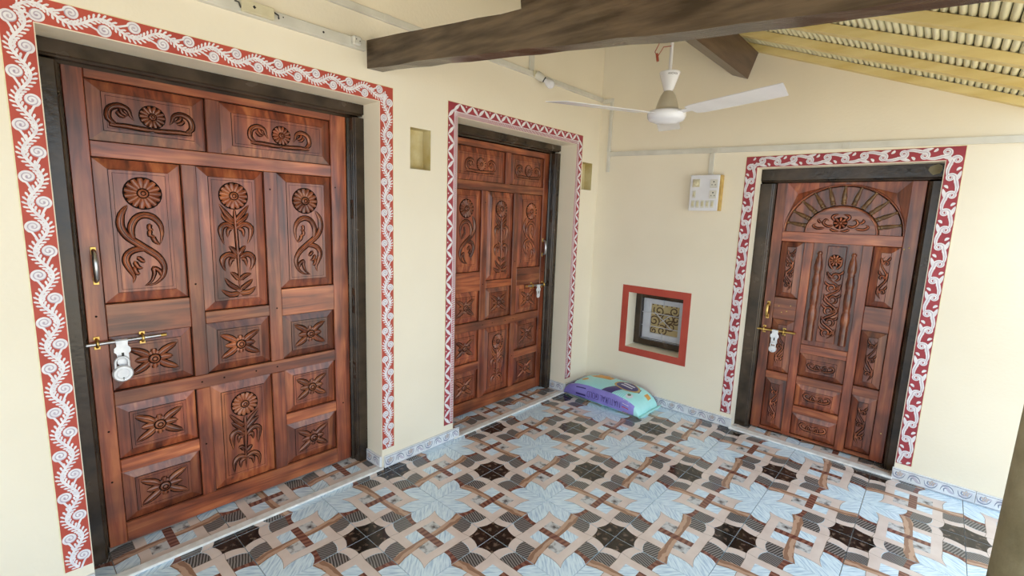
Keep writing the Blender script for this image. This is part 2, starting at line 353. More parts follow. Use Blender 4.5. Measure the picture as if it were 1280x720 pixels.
for i in range(-2, 6):
    for j in range(-15, 5):
        o = bpy.data.objects.new('floor_tile', TM); COL.objects.link(o); o.parent = floor
        o.location = (OX + (i + 0.5) * TS, OY + (j + 0.5) * TS, 0)
        o.rotation_euler = (0, 0, (0 if (i + j) % 2 == 0 else pi / 2) + (pi if random.random() < 0.5 else 0))
mb = MB(); mb.box(-14, 16, -18, 14, -0.5, -0.17, 'ground')
tag(mb.build('courtyard_ground'), 'pale bare courtyard ground around the veranda', 'ground', kind='structure')

# ---- walls with openings
D1 = dict(a=-3.294, b=-2.061, top=1.993); D2 = dict(a=-1.537, b=-0.320, top=2.006); D3 = dict(a=1.229, b=2.148, top=1.811)
ROOF = lambda x: 2.994 - 0.393 * x          # underside of the rafters
def wall(name, T, u0, u1, v1, thick, holes, niches, topf=None, extra_u=()):
    us = sorted(set([u0, u1] + list(extra_u) + [x for h in holes + niches for x in h[:2]])); vv = sorted(set([0.0, v1] + [x for h in holes + niches for x in h[2:4]]))
    b = MB(T); 
    def inside(a, c, L): return any(h[0] - 1e-6 <= a and c <= h[1] + 1e-6 for h in L)
    tv = lambda u, v: topf(u) if (topf and abs(v - v1) < 1e-6) else v
    def hit(i, j, L):
        for h in L:
            if h[0] - 1e-6 <= us[i] and us[i + 1] <= h[1] + 1e-6 and h[2] - 1e-6 <= vv[j] and vv[j + 1] <= h[3] + 1e-6: return h
        return None
    for i in range(len(us) - 1):
        for j in range(len(vv) - 1):
            hh = hit(i, j, holes); nn = hit(i, j, niches)
            q = [(us[i], vv[j]), (us[i + 1], vv[j]), (us[i + 1], tv(us[i + 1], vv[j + 1])), (us[i], tv(us[i], vv[j + 1]))]
            if not hh:
                b.poly([(a, -thick, c) for a, c in q], 'wall')
                if not nn: b.poly([(a, 0, c) for a, c in q], 'wall')
    for h in holes:
        t = -thick
        b.poly([(h[0], 0, h[2]), (h[0], t, h[2]), (h[0], t, h[3]), (h[0], 0, h[3])], 'wall'); b.poly([(h[1], 0, h[2]), (h[1], t, h[2]), (h[1], t, h[3]), (h[1], 0, h[3])], 'wall')
        b.poly([(h[0], 0, h[3]), (h[1], 0, h[3]), (h[1], t, h[3]), (h[0], t, h[3])], 'wall')
        if h[2] > 0: b.poly([(h[0], 0, h[2]), (h[1], 0, h[2]), (h[1], t, h[2]), (h[0], t, h[2])], 'wall')
    for h in niches:
        t = -h[4]; m = 'niche'
        b.poly([(h[0], 0, h[2]), (h[0], t, h[2]), (h[0], t, h[3]), (h[0], 0, h[3])], m); b.poly([(h[1], 0, h[2]), (h[1], t, h[2]), (h[1], t, h[3]), (h[1], 0, h[3])], m)
        b.poly([(h[0], 0, h[3]), (h[1], 0, h[3]), (h[1], t, h[3]), (h[0], t, h[3])], m); b.poly([(h[0], 0, h[2]), (h[1], 0, h[2]), (h[1], t, h[2]), (h[0], t, h[2])], m)
        b.poly([(h[0], t, h[2]), (h[1], t, h[2]), (h[1], t, h[3]), (h[0], t, h[3])], m)
    b.poly([(us[0], 0, 0), (us[0], -thick, 0), (us[0], -thick, tv(us[0], v1)), (us[0], 0, tv(us[0], v1))], 'wall')
    b.poly([(us[-1], 0, 0), (us[-1], -thick, 0), (us[-1], -thick, tv(us[-1], v1)), (us[-1], 0, tv(us[-1], v1))], 'wall')
    for i in range(len(us) - 1): b.poly([(us[i], 0, tv(us[i], v1)), (us[i + 1], 0, tv(us[i + 1], v1)), (us[i + 1], -thick, tv(us[i + 1], v1)), (us[i], -thick, tv(us[i], v1))], 'wall')
    return b.build(name, fix=False)
wall_left = wall('wall_left', mapA, -7.65, 0.30, 3.05, 0.30, [(D1['a'], D1['b'], 0, D1['top']), (D2['a'], D2['b'], 0, D2['top'])],
                 [(-1.874, -1.735, 1.68, 1.898, 0.07), (-0.228, -0.088, 1.672, 1.885, 0.07)])
tag(wall_left, 'long cream plastered wall holding two carved doors', 'wall', kind='structure')
WIN = (0.364, 0.815, 0.419, 0.868)
wall_back = wall('wall_back', mapB, 0.0, 2.85, 3.0, 0.30, [(D3['a'], D3['b'], 0, D3['top']), WIN], [], topf=lambda u: ROOF(u) + 0.01)
tag(wall_back, 'cream plastered gable wall with the small framed window', 'wall', kind='structure')

# ---- painted borders on the walls (children of the walls)
def band_frame(b, a0, a1, z0, z1, o, mat, n=0.0016, bottom=False):
    """flat painted frame: inner rect a0..a1 up to z1, outer offset o"""
    zb = z0 - o if bottom else z0
    b.box(a0 - o, a0, 0.0002, n, zb, z1 + o, mat); b.box(a1, a1 + o, 0.0002, n, zb, z1 + o, mat); b.box(a0, a1, 0.0002, n, z1, z1 + o, mat)
    if bottom: b.box(a0, a1, 0.0002, n, zb, z0, mat)
def spiral(c, r, a0, turns, sgn, n=20, r0=0.12):
    return [(c[0] + r * (1 - (1 - r0) * t) * cos(a0 + sgn * 2 * pi * turns * t), c[1] + r * (1 - (1 - r0) * t) * sin(a0 + sgn * 2 * pi * turns * t)) for t in [i / n for i in range(n + 1)]]
def seg_frame(p0, p1, outw):
    """returns map (s,t)->(u,v) and length; t>0 towards outw"""
    L = sqrt((p1[0] - p0[0]) ** 2 + (p1[1] - p0[1]) ** 2); d = ((p1[0] - p0[0]) / L, (p1[1] - p0[1]) / L)
    return (lambda s, t: (p0[0] + d[0] * s + outw[0] * t, p0[1] + d[1] * s + outw[1] * t)), L
def fern_vine(b, p0, p1, outw, bw, n0):
    F, L = seg_frame(p0, p1, outw); per = L / max(1, round(L / 0.166)); a = bw * 0.25
    st = lambda s: a * sin(2 * pi * s / per)
    n = int(L / 0.0075); W = 'white'
    pts = [F(i / n * L, st(i / n * L)) for i in range(n + 1)]
    b.stroke(pts, 0.0085, 0.0004, n0, W, flat=True, sub=1)
    s = 0.0; k = 0
    while s < L - 0.004:
        sl = a * 2 * pi / per * cos(2 * pi * s / per); ang0 = atan2(sl, 1)
        for sg in (1, -1):
            an = ang0 + sg * 0.80; ln = 0.0215; wd = 0.0034; k += 1; zz = n0 + 0.0002 + (k % 7) * 1.5e-5
            c0 = (s, st(s)); P = lambda f, w: F(max(0, min(L, c0[0] + ln * f * cos(an) - sin(an) * w)), max(-bw * .49, min(bw * .49, c0[1] + ln * f * sin(an) + cos(an) * w)))
            q = [P(0, 0), P(.45, wd * .8), P(.8, wd), P(1, 0), P(.8, -wd), P(.45, -wd * .8)]
            b.poly([(x, zz, y) for x, y in q], W)
        s += 0.0112
    m = int(round(L / per))
    for k in range(m):
        for hf in (0, 1):
            s0 = (k + (0.25 if hf == 0 else 0.75)) * per; sg = 1 if hf == 0 else -1
            c = (s0 + per * 0.02, -sg * bw * 0.20); r = bw * 0.265
            q = [F(c[0] + r * 0.9 * cos(2 * pi * i / 16), c[1] + r * 0.9 * sin(2 * pi * i / 16)) for i in range(16)]
            b.poly([(x, n0 + 0.0006, y) for x, y in q], 'lilac')
            sp = spiral(c, r, pi + 0.2 * sg, 1.9, sg, 30, 0.10)
            tail = [(s0 - per * 0.30, st(s0 - per * 0.30)), (s0 - per * 0.22, st(s0 - per * 0.30) - sg * bw * 0.06)]
            b.stroke([F(*p) for p in tail + sp], 0.0062, 0.0008, n0, W, flat=True, sub=2)
def scroll_vine(b, p0, p1, outw, bw, n0, unit=0.094):
    F, L = seg_frame(p0, p1, outw); m = max(1, round(L / unit)); un = L / m; W = 'white'
    cl = lambda P: [F(max(0.003, min(L - 0.003, x)), max(-bw * .45, min(bw * .45, y))) for x, y in P]
    for k in range(m):
        sg = 1 if k % 2 == 0 else -1; s0 = k * un; zz = n0 + (k % 2) * 2e-4
        c = (s0 + un * 0.62, sg * bw * 0.10); r = bw * 0.30
        sp = spiral(c, r, -sg * pi * 0.60, 1.30, sg, 20, 0.16)
        path = [(s0 - un * 0.55, -sg * bw * 0.12), (s0 - un * 0.25, -sg * bw * 0.30), (s0 + un * 0.10, -sg * bw * 0.34)] + sp
        b.stroke(cl(path), bw * 0.265, 0.0005, zz, W, flat=True, sub=2, wf=lambda t: (0.42 + 0.58 * (1 - t) ** 0.8) if t > 0.10 else 0.30 + 6.6 * t)
        b.stroke(cl(path[1:]), bw * 0.040, 0.0008, zz, 'lilac', flat=True, sub=2)
        for q0, q1, q2, wd in (((.34, -.12), (.66, -.30), (1.0, -.44), .22), ((.02, .16), (.14, .28), (.18, .42), .17)):
            b.stroke(cl([(s0 + q0[0] * un, sg * q0[1] * bw), (s0 + q1[0] * un, sg * q1[1] * bw), (s0 + q2[0] * un, sg * q2[1] * bw)]), bw * wd, 0.0006 + .00005 * wd, zz + 1e-4, W, flat=True, sub=3, wf=lambda t: 0.15 + sin(pi * t))
def zigzag(b, p0, p1, outw, bw, n0, unit=0.098):
    F, L = seg_frame(p0, p1, outw); m = max(1, round(L / unit)); un = L / m
    zone = bw * 0.64; base = bw * 0.5 - zone          # zigzag in the outer part
    for k in range(m):
        s0 = k * un
        for x0, y0, x1, y1 in ((0, 0, 0.5, 1), (1, 0, 0.5, 1)):
            A = (s0 + x0 * un, base + y0 * zone * 0.96); B_ = (s0 + x1 * un, base + y1 * zone * 0.96)
            b.stroke([F(*A), F(*B_)], bw * 0.24, 0.0005, n0, 'white', flat=True, sub=3, wf=lambda t: 0.12 + sin(pi * t))
        for dx, dy, rr in ((0.0, 0.80, 0.06), ):
            q = [F(s0 + dx * un + bw * rr * cos(i), base + dy * zone + bw * rr * sin(i)) for i in [j * pi / 4 for j in range(8)]]
            if s0 > 0.01: b.poly([(x, n0 + 0.0006, y) for x, y in q], 'white')
    hb = bw * 0.5 - zone - bw * 0.02; s = 0.004
    while s < L - 0.012:
        q = [F(s, -bw * 0.5), F(s + 0.005, -bw * 0.5), F(s + 0.017, hb), F(s + 0.012, hb)]
        b.poly([(x, n0 + 0.0005, y) for x, y in q], 'white'); s += 0.0115
    b.poly([(x, n0 + 0.0004, y) for x, y in [F(0, hb - 0.003), F(L, hb - 0.003), F(L, hb + 0.001), F(0, hb + 0.001)]], 'white')
def border(parent, T, a, bb, top, z0, bw, red, fn, gap, label, bot=False):
    m = MB(T); a -= gap; bb += gap; top += gap
    band_frame(m, a, bb, z0, top, bw, red); o = m.build('painted_border', parent)
    o['label'] = label
    p = MB(T); n0 = 0.0016; h = bw / 2
    fn(p, (a - h, z0 + 0.004), (a - h, top + h), (-1, 0), bw, n0); fn(p, (bb + h, z0 + 0.004), (bb + h, top + h), (1, 0), bw, n0)
    fn(p, (a - h * 0.9, top + h), (bb + h * 0.9, top + h), (0, 1), bw, n0 + 0.0002)
    q = p.build('painted_pattern', o, fix=False); q['label'] = 'white hand-painted pattern'
    # thin pale outline
    r = MB(T); band_frame(r, a - bw, bb + bw, z0, top + bw, 0.0035, 'reed', 0.0012); r.build('border_line', o)
    return o
border(wall_left, mapA, D1['a'], D1['b'], D1['top'], 0.112, 0.075, 'red', fern_vine, 0.003, 'red border with white fern scroll vine')
border(wall_left, mapA, D2['a'], D2['b'], D2['top'], 0.112, 0.073, 'maroon', zigzag, 0.003, 'red border with white zigzag leaves and hatching')
border(wall_back, mapB, D3['a'], D3['b'], D3['top'], 0.100, 0.070, 'maroon', scroll_vine, 0.004, 'maroon border with white curling scrolls')
m = MB(mapB); band_frame(m, WIN[0], WIN[1], WIN[2], WIN[3], 0.056, 'red', bottom=True)
m.build('painted_border', wall_back)['label'] = 'plain red border round the small window'

# ---- skirting tiles
def skirting_mesh(L, H=0.071, th=0.013):
    b = MB(lambda u, n, v: (u, -n, v)); b.box(0.0008, L - 0.0008, 0, th, 0.001, H, 's_base', 0.0012); n0 = th
    b.box(0.004, L - 0.004, th, th + 0.0004, H - 0.0075, H - 0.005, 's_blue'); b.box(0.004, L - 0.004, th, th + 0.0004, 0.004, 0.006, 's_blue')
    per = 0.14; k = 0
    for i in range(int(L / per) + 1):
        for hf in (0, 1):
            s0 = i * per + hf * per / 2
            if s0 + 0.062 > L: continue
            sg = 1 if hf == 0 else -1; cv = H * 0.5
            b.stroke([(s0 + 0.005, cv - sg * 0.018), (s0 + 0.025, cv - sg * 0.012), (s0 + 0.045, cv + sg * 0.010), (s0 + 0.062, cv + sg * 0.016)], 0.014, 0.0004, n0, 's_lilac', flat=True, wf=lambda t: 0.1 + sin(pi * t))
            b.stroke([(s0 + 0.003, cv + sg * 0.014), (s0 + 0.010, cv - sg * 0.010), (s0 + 0.030, cv - sg * 0.020), (s0 + 0.050, cv - sg * 0.010), (s0 + 0.06, cv + sg * 0.012)], 0.0045, 0.0006, n0, 's_blue', flat=True, wf=lambda t: 0.3 + sin(pi * t))
            b.stroke([(s0 + 0.020, cv + sg * 0.018), (s0 + 0.018, cv), (s0 + 0.030, cv - sg * 0.006)], 0.005, 0.0006, n0, 's_blue', flat=True, wf=lambda t: 0.2 + sin(pi * t))
            if hf == 0:
                c = (s0 + 0.036, cv + 0.008)
                for q in range(5):
                    an = q * 2 * pi / 5 + 0.3
                    b.stroke([(c[0] + 0.002 * cos(an), c[1] + 0.002 * sin(an)), (c[0] + 0.017 * cos(an), c[1] + 0.017 * sin(an))], 0.0095, 0.0007, n0, 's_blue', flat=True, wf=lambda t: 0.1 + sin(pi * t))
                    b.stroke([(c[0] + 0.003 * cos(an), c[1] + 0.003 * sin(an)), (c[0] + 0.0155 * cos(an), c[1] + 0.0155 * sin(an))], 0.0068, 0.0009, n0, 's_peach', flat=True, wf=lambda t: 0.1 + sin(pi * t))
    return b.mesh('skirting_tile')
SK = {}
def skirt(root, segs, rz, place):
    for (u0, u1, cnt) in segs:
        L = (u1 - u0) / cnt
        me = SK.setdefault(round(L, 4), None) or skirting_mesh(L); SK[round(L, 4)] = me
        for k in range(cnt):
            o = bpy.data.objects.new('skirting_tile', me); COL.objects.link(o); o.parent = root
            o.location = place(u0 + k * L); o.rotation_euler = (0, 0, rz)
bl = empty('baseboard_left', (0, -1.77, 0)); tag(bl, 'floral skirting tiles along the wall with two doors', 'skirting', kind='structure')
skirt(bl, [(-7.65, D1['a'], 15), (D1['b'] + 0.01, D2['a'] + 0.046, 2), (D2['b'], -0.005, 1)], pi / 2, lambda u: (0, u + 1.77, 0))
bb_ = empty('baseboard_back', (1.4, 0, 0)); tag(bb_, 'floral skirting tiles along the gable wall', 'skirting', kind='structure')
skirt(bb_, [(0.014, D3['a'] + 0.01, 4), (D3['b'] - 0.006, 2.85, 2)], 0, lambda u: (u - 1.4, 0, 0))
# reveal returns of the skirting (right reveals of the two left doors)
for d in (D1, D2):
    me = SK.get('ret') or skirting_mesh(0.145); SK['ret'] = me
    o = bpy.data.objects.new('skirting_tile', me); COL.objects.link(o); o.parent = bl; o.location = (-0.146, d['b'] + 1.77, 0); o.rotation_euler = (0, 0, 0)

# ---- thresholds
def sill(name, x0, x1, y0, y1, label):
    b = MB(); b.box(x0, x1, y0, y1, 0.0, 0.012, 'marble', 0.003)
    return tag(b.build(name), label, 'threshold', kind='structure')
sill('trim_1', -0.024, 0.020, D1['a'], D1['b'], 'white marble threshold strip before the large iron-bolted door with the big round padlock')
sill('trim_2', -0.024, 0.020, D2['a'], D2['b'], 'white marble threshold strip beside the rice sack')
sill('trim_3', D3['a'], D3['b'], -0.03, 0.03, 'white marble threshold strip below the arched-fan door')

# ---- roof: rafters and reeds as parts of the ceiling
mb = MB()
X0, X1 = -0.02, 2.56; th = 0.039 / cos(atan2(0.393, 1)); RR = 0.0138; top = 0.0415 + 2 * RR / cos(math.atan(0.393)) - 0.003
mb.prism([(X0, ROOF(X0) + top), (X1, ROOF(X1) + top), (X1, ROOF(X1) + top + 0.05), (X0, ROOF(X0) + top + 0.05)], lambda x, z: (x, 0.35, z), lambda x, z: (x, -7.7, z), 'dark')
ceiling = mb.build('ceiling'); tag(ceiling, 'sloping veranda roof of cream reeds on yellow rafters', 'roof', kind='structure')
for k in range(22):
    yn = -0.045 - 0.349 * k; b = MB()
    w_ = 0.05 if k else 0.044
    b.prism([(0.001, ROOF(0.001)), (X1 - 0.02, ROOF(X1 - 0.02)), (X1 - 0.02, ROOF(X1 - 0.02) + 0.041), (0.001, ROOF(0.001) + 0.041)], lambda x, z: (x, yn, z), lambda x, z: (x, yn + w_, z), 'rafter')
    b.build('rafter', ceiling)
def reed_mesh(seed):
    rnd = random.Random(seed); b = MB(); path = []; rad = []
    for i in range(17):
        y = 0.0 - 7.65 * i / 16; path.append((rnd.uniform(-0.0012, 0.0012), y, rnd.uniform(-0.0006, 0.0012))); rad.append(RR * rnd.uniform(0.93, 1.03))
    b.tube(path, rad, 'reed', 8); return b.mesh('reed')
RM = [reed_mesh(i) for i in range(5)]
sl = math.atan(0.393); nreed = int((X1 - 0.05) / cos(sl) / 0.0282)
for k in range(nreed):
    x = 0.02 + k * 0.0282 * cos(sl); o = bpy.data.objects.new('reed', random.choice(RM)); COL.objects.link(o); o.parent = ceiling
    o.location = (x, 0, ROOF(x) + 0.041 + RR / cos(sl) + random.uniform(-0.0008, 0.0008))

# ================================================================= BEAMS, PILLAR
b = MB(); n = 22; d = Vector((0.995, 0.047, -0.0895)); rnd = random.Random(3)
rows = []
for i in range(n + 1):
    s = 2.72 * i / n; c = Vector((0.001, -2.127, 2.133)) + d * s; e = lambda: rnd.uniform(-0.0035, 0.0035)
    wob = 0.004 * sin(s * 3.1)
    hgt = 0.133 + 0.012 * (s / 2.7)
    rows.append([(c.x, c.y + e(), c.z + e() + wob), (c.x, c.y + 0.086 + e(), c.z + 0.003 + e() + wob), (c.x, c.y + 0.086, c.z + hgt + e()), (c.x, c.y + e(), c.z + hgt + e())])
vs_ = [p for r in rows for p in r]; fs = []
for i in range(n):
    for k in range(4): fs.append((i * 4 + k, i * 4 + (k + 1) % 4, (i + 1) * 4 + (k + 1) % 4, (i + 1) * 4 + k))
fs += [(0, 1, 2, 3), (n * 4, n * 4 + 1, n * 4 + 2, n * 4 + 3)]
b.add(vs_, fs, 'beam'); tag(b.build('tie_beam'), 'rough dark brown timber beam running from the wall to the cement pillar', 'beam')
b = MB(); q = [(1.009, 2.424), (1.108, 2.385), (1.158, ROOF(1.158) - 0.001), (1.022, ROOF(1.022) - 0.001)]
b.prism(q, lambda x, z: (x, -0.002, z), lambda x, z: (x, -7.6, z), 'purlin'); tag(b.build('purlin'), 'smooth brown timber purlin under the rafters above the fan', 'beam')
zb = lambda x: 2.133 - 0.0895 * x / 0.995 + 0.133 + 0.012 * x / 2.7
q = [(0.945 + 0.065 * (1 - sin(a)), zb(0.945) + 0.004 + 0.255 * (1 - cos(a)) * 0.5) for a in [i * pi / 6 for i in range(6)]]
q = [(0.955, zb(0.955) + 0.005), (0.948, zb(0.95) + 0.06), (0.955, zb(0.95) + 0.12), (0.985, zb(0.95) + 0.175), (1.03, 2.41), (1.108, 2.383), (1.5, 2.383), (1.58, 2.30), (1.58, zb(1.58) + 0.005)]
b = MB(); b.prism(q, lambda x, z: (x, -2.10 + 0.047 * x - 0.02, z), lambda x, z: (x, -2.02 + 0.047 * x - 0.02, z), 'beam'); tag(b.build('bolster_block'), 'rounded dark timber block carrying the purlin upon the rough beam', 'timber block')
b = MB(); prof = [(0.172, 0.0), (0.168, 0.25)] + [(0.150 - 0.012 * i / 10, 0.40 + 1.50 * i / 10) for i in range(11)]
b.lathe(prof, (2.515, -1.97, 0.0), 'cement', 'z', 28); tag(b.build('pillar'), 'round rough cement pillar at the open veranda edge', 'pillar')

# ================================================================= DOORS
def door_frame(root, w, top, nf, s_in, n_leaf, beads=True):
    """w opening width (local u 0..w); frame members as extruded stepped profiles"""
    pr = [(0.001, nf), (s_in - 0.021, nf), (s_in - 0.018, nf - 0.004), (s_in - 0.018, nf - 0.012), (s_in - 0.012, nf - 0.016), (s_in - 0.012, n_leaf + 0.012), (s_in - 0.002, n_leaf + 0.004), (s_in - 0.002, n_leaf - 0.05), (0.001, n_leaf - 0.05)]
    for side in (0, 1):
        U = (lambda s: s) if side == 0 else (lambda s: w - s)
        b = MB(lambda u, n, v: (u - w / 2, -n, v)); b.prism(pr, lambda s, n: (U(s), n, 0.001), lambda s, n: (U(s), n, top - s_in + 0.0), 'frame')
        j = b.build('door_jamb', root)
        if beads:
            depth = [nf - 0.016 - (nf - 0.016 - n_leaf - 0.012) * t for t in (0.3, 0.72)]
            for v0, v1 in ((0.04, 0.50), (0.60, 0.88), (1.02, 1.40), (1.50, 1.86)):
                v1 = min(v1, top - 0.08)
                if v0 >= v1: continue
                for dp in depth:
                    c = MB(lambda u, n, v: (u - w / 2, -n, v)); c.tube([(U(s_in - 0.012), dp, v0), (U(s_in - 0.012), dp, v1)], 0.0048, 'frame', 8); c.build('bead', j)
            for v0 in (0.55, 0.95, 1.45):
                c = MB(lambda u, n, v: (u - w / 2, -n, v))
                for sg in (1, -1): c.tube([(U(s_in - 0.0115), depth[0], v0 - sg * 0.03), (U(s_in - 0.0115), depth[1], v0 + sg * 0.03)], 0.003, 'frame', 6)
                c.build('cross_carving', j)
    b = MB(lambda u, n, v: (u - w / 2, -n, v)); b.prism(pr, lambda s, n: (0.001, n, top - s), lambda s, n: (w - 0.001, n, top - s), 'frame'); b.build('door_lintel', root)
def wood_box(root, T, name, u0, u1, v0, v1, n0, th, mat):
    b = MB(T); b.box(u0 + 0.0004, u1 - 0.0004, n0 - th, n0, v0 + 0.0004, v1 - 0.0004, mat, 0.0022); return b.build(name, root)
def panel(root, T, u0, u1, v0, v1, n0, bu, bv, carve=None, grain='woodv'):
    b = MB(T); e0, e1, e2 = n0 - 0.015, n0 - 0.005, n0 - 0.0015
    R = [(u0, u1, v0, v1, e0), (u0 + bu, u1 - bu, v0 + bv, v1 - bv, e1), (u0 + bu + 0.0015, u1 - bu - 0.0015, v0 + bv + 0.0015, v1 - bv - 0.0015, e2)]
    vs_ = []
    for a0, a1, c0, c1, e in R: vs_ += [(a0, e, c0), (a1, e, c0), (a1, e, c1), (a0, e, c1)]
    b.add(vs_, [(k, (k + 1) % 4, 4 + (k + 1) % 4, 4 + k) for k in range(4)], grain); b.add(vs_, [(4 + k, 4 + (k + 1) % 4, 8 + (k + 1) % 4, 8 + k) for k in range(4)], 'groove'); b.add(vs_, [(8, 9, 10, 11)], grain)
    # routed line round the field and mitre-dark at the panel edge
    i = 0.012; a0, a1, c0, c1 = u0 + bu + i, u1 - bu - i, v0 + bv + i, v1 - bv - i; l = 0.0014
    if a1 - a0 > 0.06:
        for q in ((a0, a0 + l, c0, c1), (a1 - l, a1, c0, c1), (a0, a1, c0, c0 + l), (a0, a1, c1 - l, c1)): b.poly([(q[0], e2 + 0.0002, q[2]), (q[1], e2 + 0.0002, q[2]), (q[1], e2 + 0.0002, q[3]), (q[0], e2 + 0.0002, q[3])], 'groove')
    for q in ((u0, u0 + 0.003, v0, v1), (u1 - 0.003, u1, v0, v1), (u0, u1, v0, v0 + 0.003), (u0, u1, v1 - 0.003, v1)):
        b.poly([(q[0], e0 + 0.0012, q[2]), (q[1], e0 + 0.0012, q[2]), (q[1], e0 + 0.0012, q[3]), (q[0], e0 + 0.0012, q[3])], 'groove')
    p = b.build('panel', root)
    if carve:
        c = MB(T); carve(c, (u0 + u1) / 2, (v0 + v1) / 2, e2); c.build('carving', p, fix=True)
    return p
OUT = 0.0085
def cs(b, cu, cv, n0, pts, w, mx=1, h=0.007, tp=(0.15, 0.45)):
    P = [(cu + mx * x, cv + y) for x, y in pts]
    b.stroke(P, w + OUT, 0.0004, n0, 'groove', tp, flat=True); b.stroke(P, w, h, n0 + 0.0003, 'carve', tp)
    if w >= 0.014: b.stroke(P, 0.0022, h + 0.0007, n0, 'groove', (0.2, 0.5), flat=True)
def daisy(b, c, r, n0, k=15):
    b.disc(c, r * 1.12, n0 + 0.0005, 'groove', 24)
    for i in range(k):
        a = 2 * pi * i / k; b.stroke([(c[0] + r * 0.32 * cos(a), c[1] + r * 0.32 * sin(a)), (c[0] + r * 0.7 * cos(a), c[1] + r * 0.7 * sin(a)), (c[0] + r * 1.03 * cos(a), c[1] + r * 1.03 * sin(a))], r * 0.36, 0.007, n0 + 0.0005, 'carve', wf=lambda t: 0.35 + 0.65 * sin(pi * min(1, t * 0.75 + 0.08)), sub=2)
    b.disc(c, r * 0.36, n0 + 0.007, 'groove', 16); b.dome(c, r * 0.30, 0.006, n0 + 0.006, 'carve'); b.disc(c, r * 0.17, n0 + 0.0121, 'groove', 12); b.dome(c, r * 0.12, 0.004, n0 + 0.0115, 'carve', 10, 2)
def rosette(sx, sy):
    def f(b, cu, cv, n0):
        lens = lambda t: max(0.06, 0.30 + 0.72 * sin(pi * min(1, t * 0.95 + 0.04))) if t < 0.97 else 0.06
        for dx in (1, -1):
            P = [(cu + dx * 0.012, cv), (cu + dx * 0.034 * sx, cv + 0.001), (cu + dx * 0.066 * sx, cv)]
            b.stroke(P, 0.033, 0.0004, n0, 'groove', flat=True, wf=lens); b.stroke(P, 0.0245, 0.0062, n0 + 0.0004, 'carve', wf=lens); b.stroke(P, 0.0016, 0.0068, n0, 'groove', flat=True)
        for dy in (1, -1):
            for k in (-1, 1, 0):
                P = [(cu + k * 0.007, cv + dy * 0.012), (cu + k * 0.014, cv + dy * (0.030 if k else 0.042) * sy)]; rnd_ = lambda t: 0.55 + 0.45 * sin(pi * (t * 0.62 + 0.18))
                b.stroke(P, 0.0235, 0.0005 + 0.00004 * k, n0, 'groove', flat=True, wf=rnd_); b.stroke(P, 0.0165, 0.0070 if k else 0.0078, n0 + 0.0005, 'carve', wf=rnd_)
        for dx, dy in ((1, 1), (-1, 1), (1, -1), (-1, -1)):
            P = [(cu + dx * 0.014, cv + dy * 0.010), (cu + dx * 0.040 * sx, cv + dy * 0.032 * sy), (cu + dx * 0.084 * sx, cv + dy * 0.056 * sy)]
            b.stroke(P, 0.034, 0.0006, n0, 'groove', flat=True, wf=lens); b.stroke(P, 0.0255, 0.0082, n0 + 0.0006, 'carve', wf=lens); b.stroke(P, 0.0018, 0.0090, n0, 'groove', flat=True)
        b.disc((cu, cv), 0.0225, n0 + 0.0092, 'groove', 18); b.dome((cu, cv), 0.0190, 0.007, n0 + 0.0075, 'carve'); b.disc((cu, cv), 0.0112, n0 + 0.0146, 'groove', 14); b.dome((cu, cv), 0.0080, 0.005, n0 + 0.0135, 'carve', 10)
    return f
S_CURL = [(.022, [(-0.047, 0.106), (-0.068, 0.07), (-0.073, 0.023), (-0.055, -0.017), (-0.025, -0.044), (0.009, -0.072), (0.041, -0.101), (0.059, -0.139), (0.054, -0.181), (0.026, -0.212), (-0.012, -0.22)]),
 (.020, [(-0.033, -0.035), (-0.041, 0.014), (-0.024, 0.054), (0.005, 0.069), (0.036, 0.059), (0.057, 0.028), (0.06, -0.013), (0.05, -0.053)]),
 (.011, [(0.022, 0.035), (0.019, 0.014), (0.033, 0.008)]), (.011, [(0.021, 0.01), (0.019, -0.013), (0.037, -0.018)]), (.012, [(0.028, -0.016), (0.034, -0.036), (0.05, -0.053)]),
 (.019, [(0.006, -0.072), (-0.027, -0.069), (-0.055, -0.084), (-0.066, -0.114), (-0.055, -0.151), (-0.043, -0.181), (-0.049, -0.206)]),
 (.011, [(-0.029, -0.098), (-0.012, -0.117), (-0.003, -0.119)]), (.011, [(-0.039, -0.116), (-0.028, -0.142), (-0.012, -0.146)]), (.011, [(-0.042, -0.138), (-0.034, -0.166), (-0.023, -0.167)]),
 (.011, [(0.047, -0.185), (0.043, -0.162), (0.023, -0.148), (0.024, -0.17), (0.012, -0.202), (-0.012, -0.22)])]
def scurl(mx):
    def f(b, cu, cv, n0):
        for w, p in S_CURL: cs(b, cu, cv, n0, p, w, mx)
        daisy(b, (cu + mx * 0.006, cv + 0.155), 0.058, n0)
    return f
